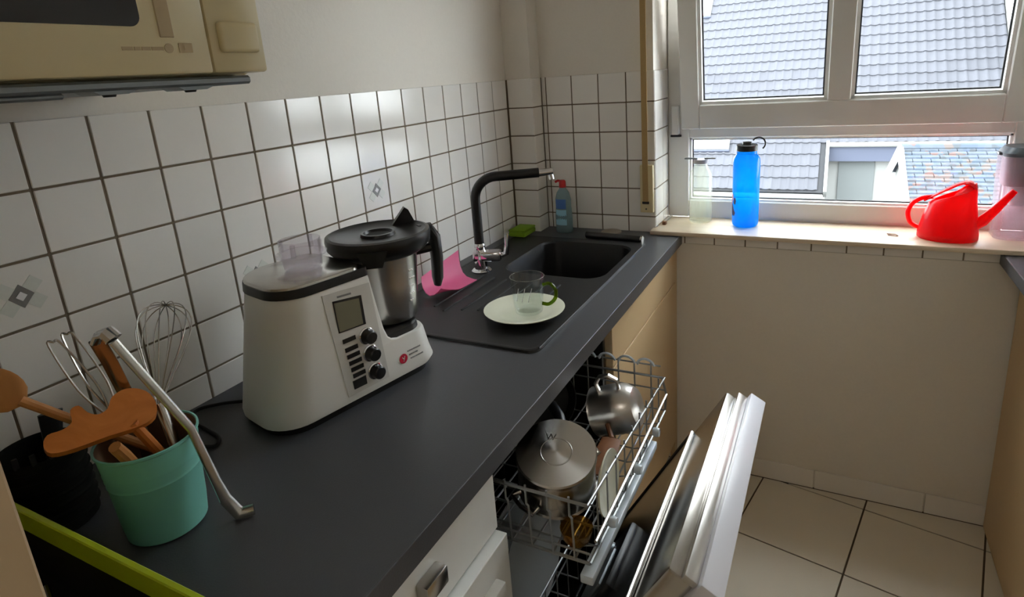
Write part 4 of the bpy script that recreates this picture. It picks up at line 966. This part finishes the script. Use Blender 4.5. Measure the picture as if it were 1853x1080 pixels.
obj('cap', G().lathe([(0.013, 0.170), (0.0135, 0.171), (0.0125, 0.192), (0.009, 0.197), (0.0, 0.197)], 20).tube([(0.0, 0, 0.192), (-0.016, -0.004, 0.195), (-0.026, -0.006, 0.190)], 0.0045, 8), 'soap_red', sb)
spg = thing('sponge', 'green scouring sponge by the tiled wall behind the sink', 'sponge', (0.0605, 1.462, zt_))
obj('foam', G().box((-0.032, -0.05, 0.0), (0.036, 0.045, 0.018), 0.005, 2), 'sponge_green', spg)
obj('scour_pad', G().box((-0.0315, -0.0495, 0.0182), (0.0355, 0.0445, 0.026), 0.003, 2), 'sponge_green', spg)
st = thing('soap_dish', 'flat pale oval disc lying on the worktop corner by the strap', 'disc', (0.375, 1.565, ZC))
obj('disc_body', G().lathe([(0.0, 0.0), (0.034, 0.0), (0.038, 0.003), (0.036, 0.007), (0.0, 0.0085)], 32), 'stone_pale', st)
tb = thing('black_tube', 'black tube lying along the far rim of the sink', 'tube', (0.43, 1.470, ZC))
obj('tube_wall', G().tube([(-0.12, 0.014, 0.0125), (0.088, -0.006, 0.0125)], 0.0122, 18), 'black_plastic', tb)
obj('tube_end_ring', G().tube([(0.086, -0.0057, 0.0125), (0.092, -0.0065, 0.0125)], 0.0125, 18).tube([(0.092, -0.0065, 0.0125), (0.0925, -0.0066, 0.0125)], 0.007, 14), 'steel', tb)

# ------------------------------------------------------------------ things on the sill
gb = thing('glass_bottle', 'clear glass bottle with grey flat lid on the sill by the reveal', 'bottle', (0.662, 1.735, ZS))
obj('bottle_wall', G().lathe([(0.0, 0.001), (0.036, 0.001), (0.040, 0.005), (0.0405, 0.165), (0.037, 0.185), (0.028, 0.200), (0.024, 0.208), (0.024, 0.222), (0.0225, 0.222), (0.0225, 0.206), (0.034, 0.184), (0.0385, 0.165), (0.038, 0.008), (0.0, 0.006)], 36), 'glass_bottle', gb)
obj('lid', G().lathe([(0.0, 0.230), (0.026, 0.230), (0.0265, 0.222), (0.0265, 0.216), (0.025, 0.216)], 28), 'jug_grey', gb)
obj('clip_bar', G().box((-0.058, -0.006, 0.230), (-0.012, 0.006, 0.235), 0.002).box((0.012, -0.006, 0.231), (0.052, 0.006, 0.236), 0.002), 'grey_metal', gb)
bb = thing('blue_bottle', 'translucent blue drinking bottle with black cap on the sill', 'bottle', (0.8215, 1.705, ZS))
obj('bottle_wall', G().lathe([(0.0, 0.002), (0.036, 0.001), (0.042, 0.006), (0.044, 0.015), (0.0445, 0.225), (0.043, 0.238), (0.036, 0.250), (0.033, 0.254), (0.033, 0.270), (0.031, 0.270)], 40), 'blue_plastic', bb)
cpb = obj('cap', G().lathe([(0.0, 0.285), (0.032, 0.285), (0.0345, 0.283), (0.0345, 0.266), (0.033, 0.264)], 32).lathe([(0.0, 0.294), (0.014, 0.294), (0.016, 0.285)], 20), 'black_plastic', bb)
obj('cap_loop', G().tube(arc((0.037, 0.0, 0.288), 0.021, -0.9, 2.6, 14, (1, 0, 0), (0, 0, 1)), 0.0026, 8), 'black_plastic', cpb)
g = G(); g2 = G()
def wrapp(a, z, r=0.0449): return Vector((r * math.sin(a), -r * math.cos(a), z))
def patch(gg, pts): gg.add([wrapp(a, z) for a, z in pts], [tuple(range(len(pts)))])
patch(g, [(-1.15, 0.045), (-0.85, 0.040), (-0.72, 0.052), (-0.95, 0.066), (-1.1, 0.085), (-1.25, 0.07)])
patch(g, [(-0.95, 0.085), (-0.72, 0.08), (-0.64, 0.095), (-0.75, 0.108), (-0.92, 0.1)])
patch(g2, [(-1.3, 0.075), (-1.1, 0.087), (-0.95, 0.1), (-1.0, 0.115), (-1.25, 0.118), (-1.38, 0.095)])
obj('print_dark', g, 'print_dark', bb); obj('print_pink', g2, 'print_pink', bb)
# watering can
wc = thing('watering_can', 'bright red plastic watering can on the window sill', 'watering can', (1.408, 1.668, ZS), math.radians(-12))
def er(rx, ry, z, dx=0, tilt=0, n=36): return [Vector((dx + rx * math.cos(2 * PI * i / n), ry * math.sin(2 * PI * i / n), z + tilt * math.cos(2 * PI * i / n))) for i in range(n)]
body = [er(0.074, 0.056, 0.0), er(0.078, 0.060, 0.004), er(0.078, 0.060, 0.02), er(0.069, 0.054, 0.07, 0.002), er(0.060, 0.048, 0.115, 0.004, 0.008), er(0.054, 0.043, 0.138, 0.008, 0.022),
        er(0.050, 0.040, 0.1395, 0.008, 0.022), er(0.056, 0.044, 0.112, 0.004, 0.008), er(0.065, 0.05, 0.07), er(0.07, 0.054, 0.02), er(0.066, 0.05, 0.006)]
obj('can_body', G().loft(body), 'red_plastic', wc, smooth=50)
obj('top_strap', G().tube(smooth_path([(-0.066, 0, 0.114), (-0.045, 0, 0.128), (-0.01, 0, 0.152), (0.02, 0, 0.170), (0.042, 0, 0.172), (0.054, 0, 0.160)], 4), [0.008] * 8 + [0.010] * 6 + [0.014] * 7, 12, flat=(0.45, 1.8)), 'red_plastic', wc)
hood = []
for i in range(9):
    a = -PI / 2 + PI * i / 8
    hood.append([Vector((0.008 + 0.054 * math.cos(a), 0.043 * math.sin(a), 0.138 + 0.022 * math.cos(a))), Vector((0.012 + 0.046 * math.cos(a), 0.034 * math.sin(a), 0.146 + 0.028 * math.cos(a))), Vector((0.020 + 0.026 * math.cos(a), 0.018 * math.sin(a), 0.152 + 0.023 * math.cos(a))),
                 Vector((0.020 + 0.025 * math.cos(a), 0.017 * math.sin(a), 0.149 + 0.023 * math.cos(a))), Vector((0.012 + 0.044 * math.cos(a), 0.032 * math.sin(a), 0.143 + 0.028 * math.cos(a))), Vector((0.008 + 0.052 * math.cos(a), 0.041 * math.sin(a), 0.136 + 0.022 * math.cos(a)))])
obj('splash_hood', G().loft(hood), 'red_plastic', wc, smooth=60)
obj('handle', G().tube(smooth_path([(-0.045, 0, 0.126), (-0.072, 0, 0.120), (-0.096, 0, 0.102), (-0.106, 0, 0.074), (-0.100, 0, 0.046), (-0.085, 0, 0.032), (-0.071, 0, 0.028)], 5), 0.0085, 12, flat=(0.8, 1.1)), 'red_plastic', wc)
obj('spout', G().tube([(0.064, 0, 0.050), (0.082, 0, 0.062), (0.108, 0, 0.098), (0.142, 0, 0.150), (0.146, 0, 0.156)], [0.018, 0.0155, 0.012, 0.0085, 0.008], 16, flat=(1, 0.9)), 'red_plastic', wc)
# water filter jug
wj = thing('filter_jug', 'clear water filter jug with grey insert and dark lid on the sill end', 'jug', (1.585, 1.722, ZS))
def jr(x0, x1, y0, y1, r, z): return rrect(x0, x1, y0, y1, r, z, 5)
obj('jug_wall', G().loft([jr(-0.058, 0.048, -0.05, 0.05, 0.03, 0.001), jr(-0.060, 0.049, -0.052, 0.052, 0.03, 0.006), jr(-0.064, 0.05, -0.056, 0.056, 0.03, 0.245), jr(-0.061, 0.047, -0.053, 0.053, 0.028, 0.245), jr(-0.056, 0.045, -0.048, 0.048, 0.028, 0.008)]), 'jug_clear', wj, smooth=50)
obj('filter_insert', G().loft([jr(-0.030, 0.028, -0.03, 0.03, 0.015, 0.10), jr(-0.032, 0.03, -0.03, 0.03, 0.015, 0.155), jr(-0.052, 0.044, -0.046, 0.046, 0.025, 0.160), jr(-0.054, 0.045, -0.047, 0.047, 0.025, 0.25)]), 'jug_grey', wj, smooth=40)
obj('lid', G().loft([jr(-0.060, 0.049, -0.056, 0.056, 0.03, 0.246), jr(-0.062, 0.049, -0.058, 0.058, 0.03, 0.256), jr(-0.05, 0.045, -0.05, 0.05, 0.03, 0.272)]), 'jug_lid', wj, smooth=40)
obj('spout_flap', G().box((-0.07, -0.018, 0.247), (-0.05, 0.018, 0.256), 0.003, 2), 'jug_lid', wj)
obj('grip', G().box((0.012, -0.074, 0.075), (0.034, -0.0585, 0.235), 0.006, 2), 'black_plastic', wj)
# bits on the sill
kb = thing('twisted_wire', 'small twisted bit of wire lying on the sill', 'wire', (1.267, 1.668, ZS))
obj('strand', G().tube(smooth_path([(-0.014, 0.012, 0.002), (-0.004, 0.002, 0.004), (0.008, 0.004, 0.003), (0.014, -0.010, 0.0025), (0.004, -0.012, 0.003), (-0.012, -0.002, 0.0022)], 4), 0.0016, 6), 'brown_wood', kb)
kc = thing('cork_clip', 'small brown clip in the sill corner beside the tiled reveal', 'clip', (0.546, 1.665, ZS))
obj('clip_jaw', G().box((-0.006, -0.012, 0.0), (0.008, 0.008, 0.014), 0.003, 2), 'brown_wood', kc)
obj('clip_arm', G().tube([(0.0, -0.005, 0.010), (0.006, 0.03, 0.016), (0.014, 0.06, 0.02)], [0.005, 0.006, 0.004], 8), 'stone_pale', kc)
# roller shutter strap on the window wall
ss = thing('shutter_strap', 'beige roller shutter strap with winder box on the window wall', 'strap', (0.497, YW, 1.0))
obj('winder_box', G().box((-0.021, -0.016, 0.0), (0.027, -0.0003, 0.172), 0.004, 2), 'cream_plastic', ss)
obj('strap_band', G().box((-0.0105, -0.0185, 0.040), (0.0095, -0.0165, 1.30)), 'strap', ss, smooth=0)
obj('strap_slot', G().box((-0.0125, -0.0192, 0.032), (0.0125, -0.0155, 0.042), 0.0015), 'black_plastic', ss)
obj('screw', G().lathe([(0.0, 0.0015), (0.003, 0.001), (0.0032, 0.0)], 12, M=Matrix.Translation((0.001, -0.016, 0.014)) @ Matrix.Rotation(PI / 2, 4, 'X')), 'steel_dark', ss)
obj('top_guide', G().box((-0.02, -0.02, 1.27), (0.02, -0.0003, 1.32), 0.003), 'cream_plastic', ss)
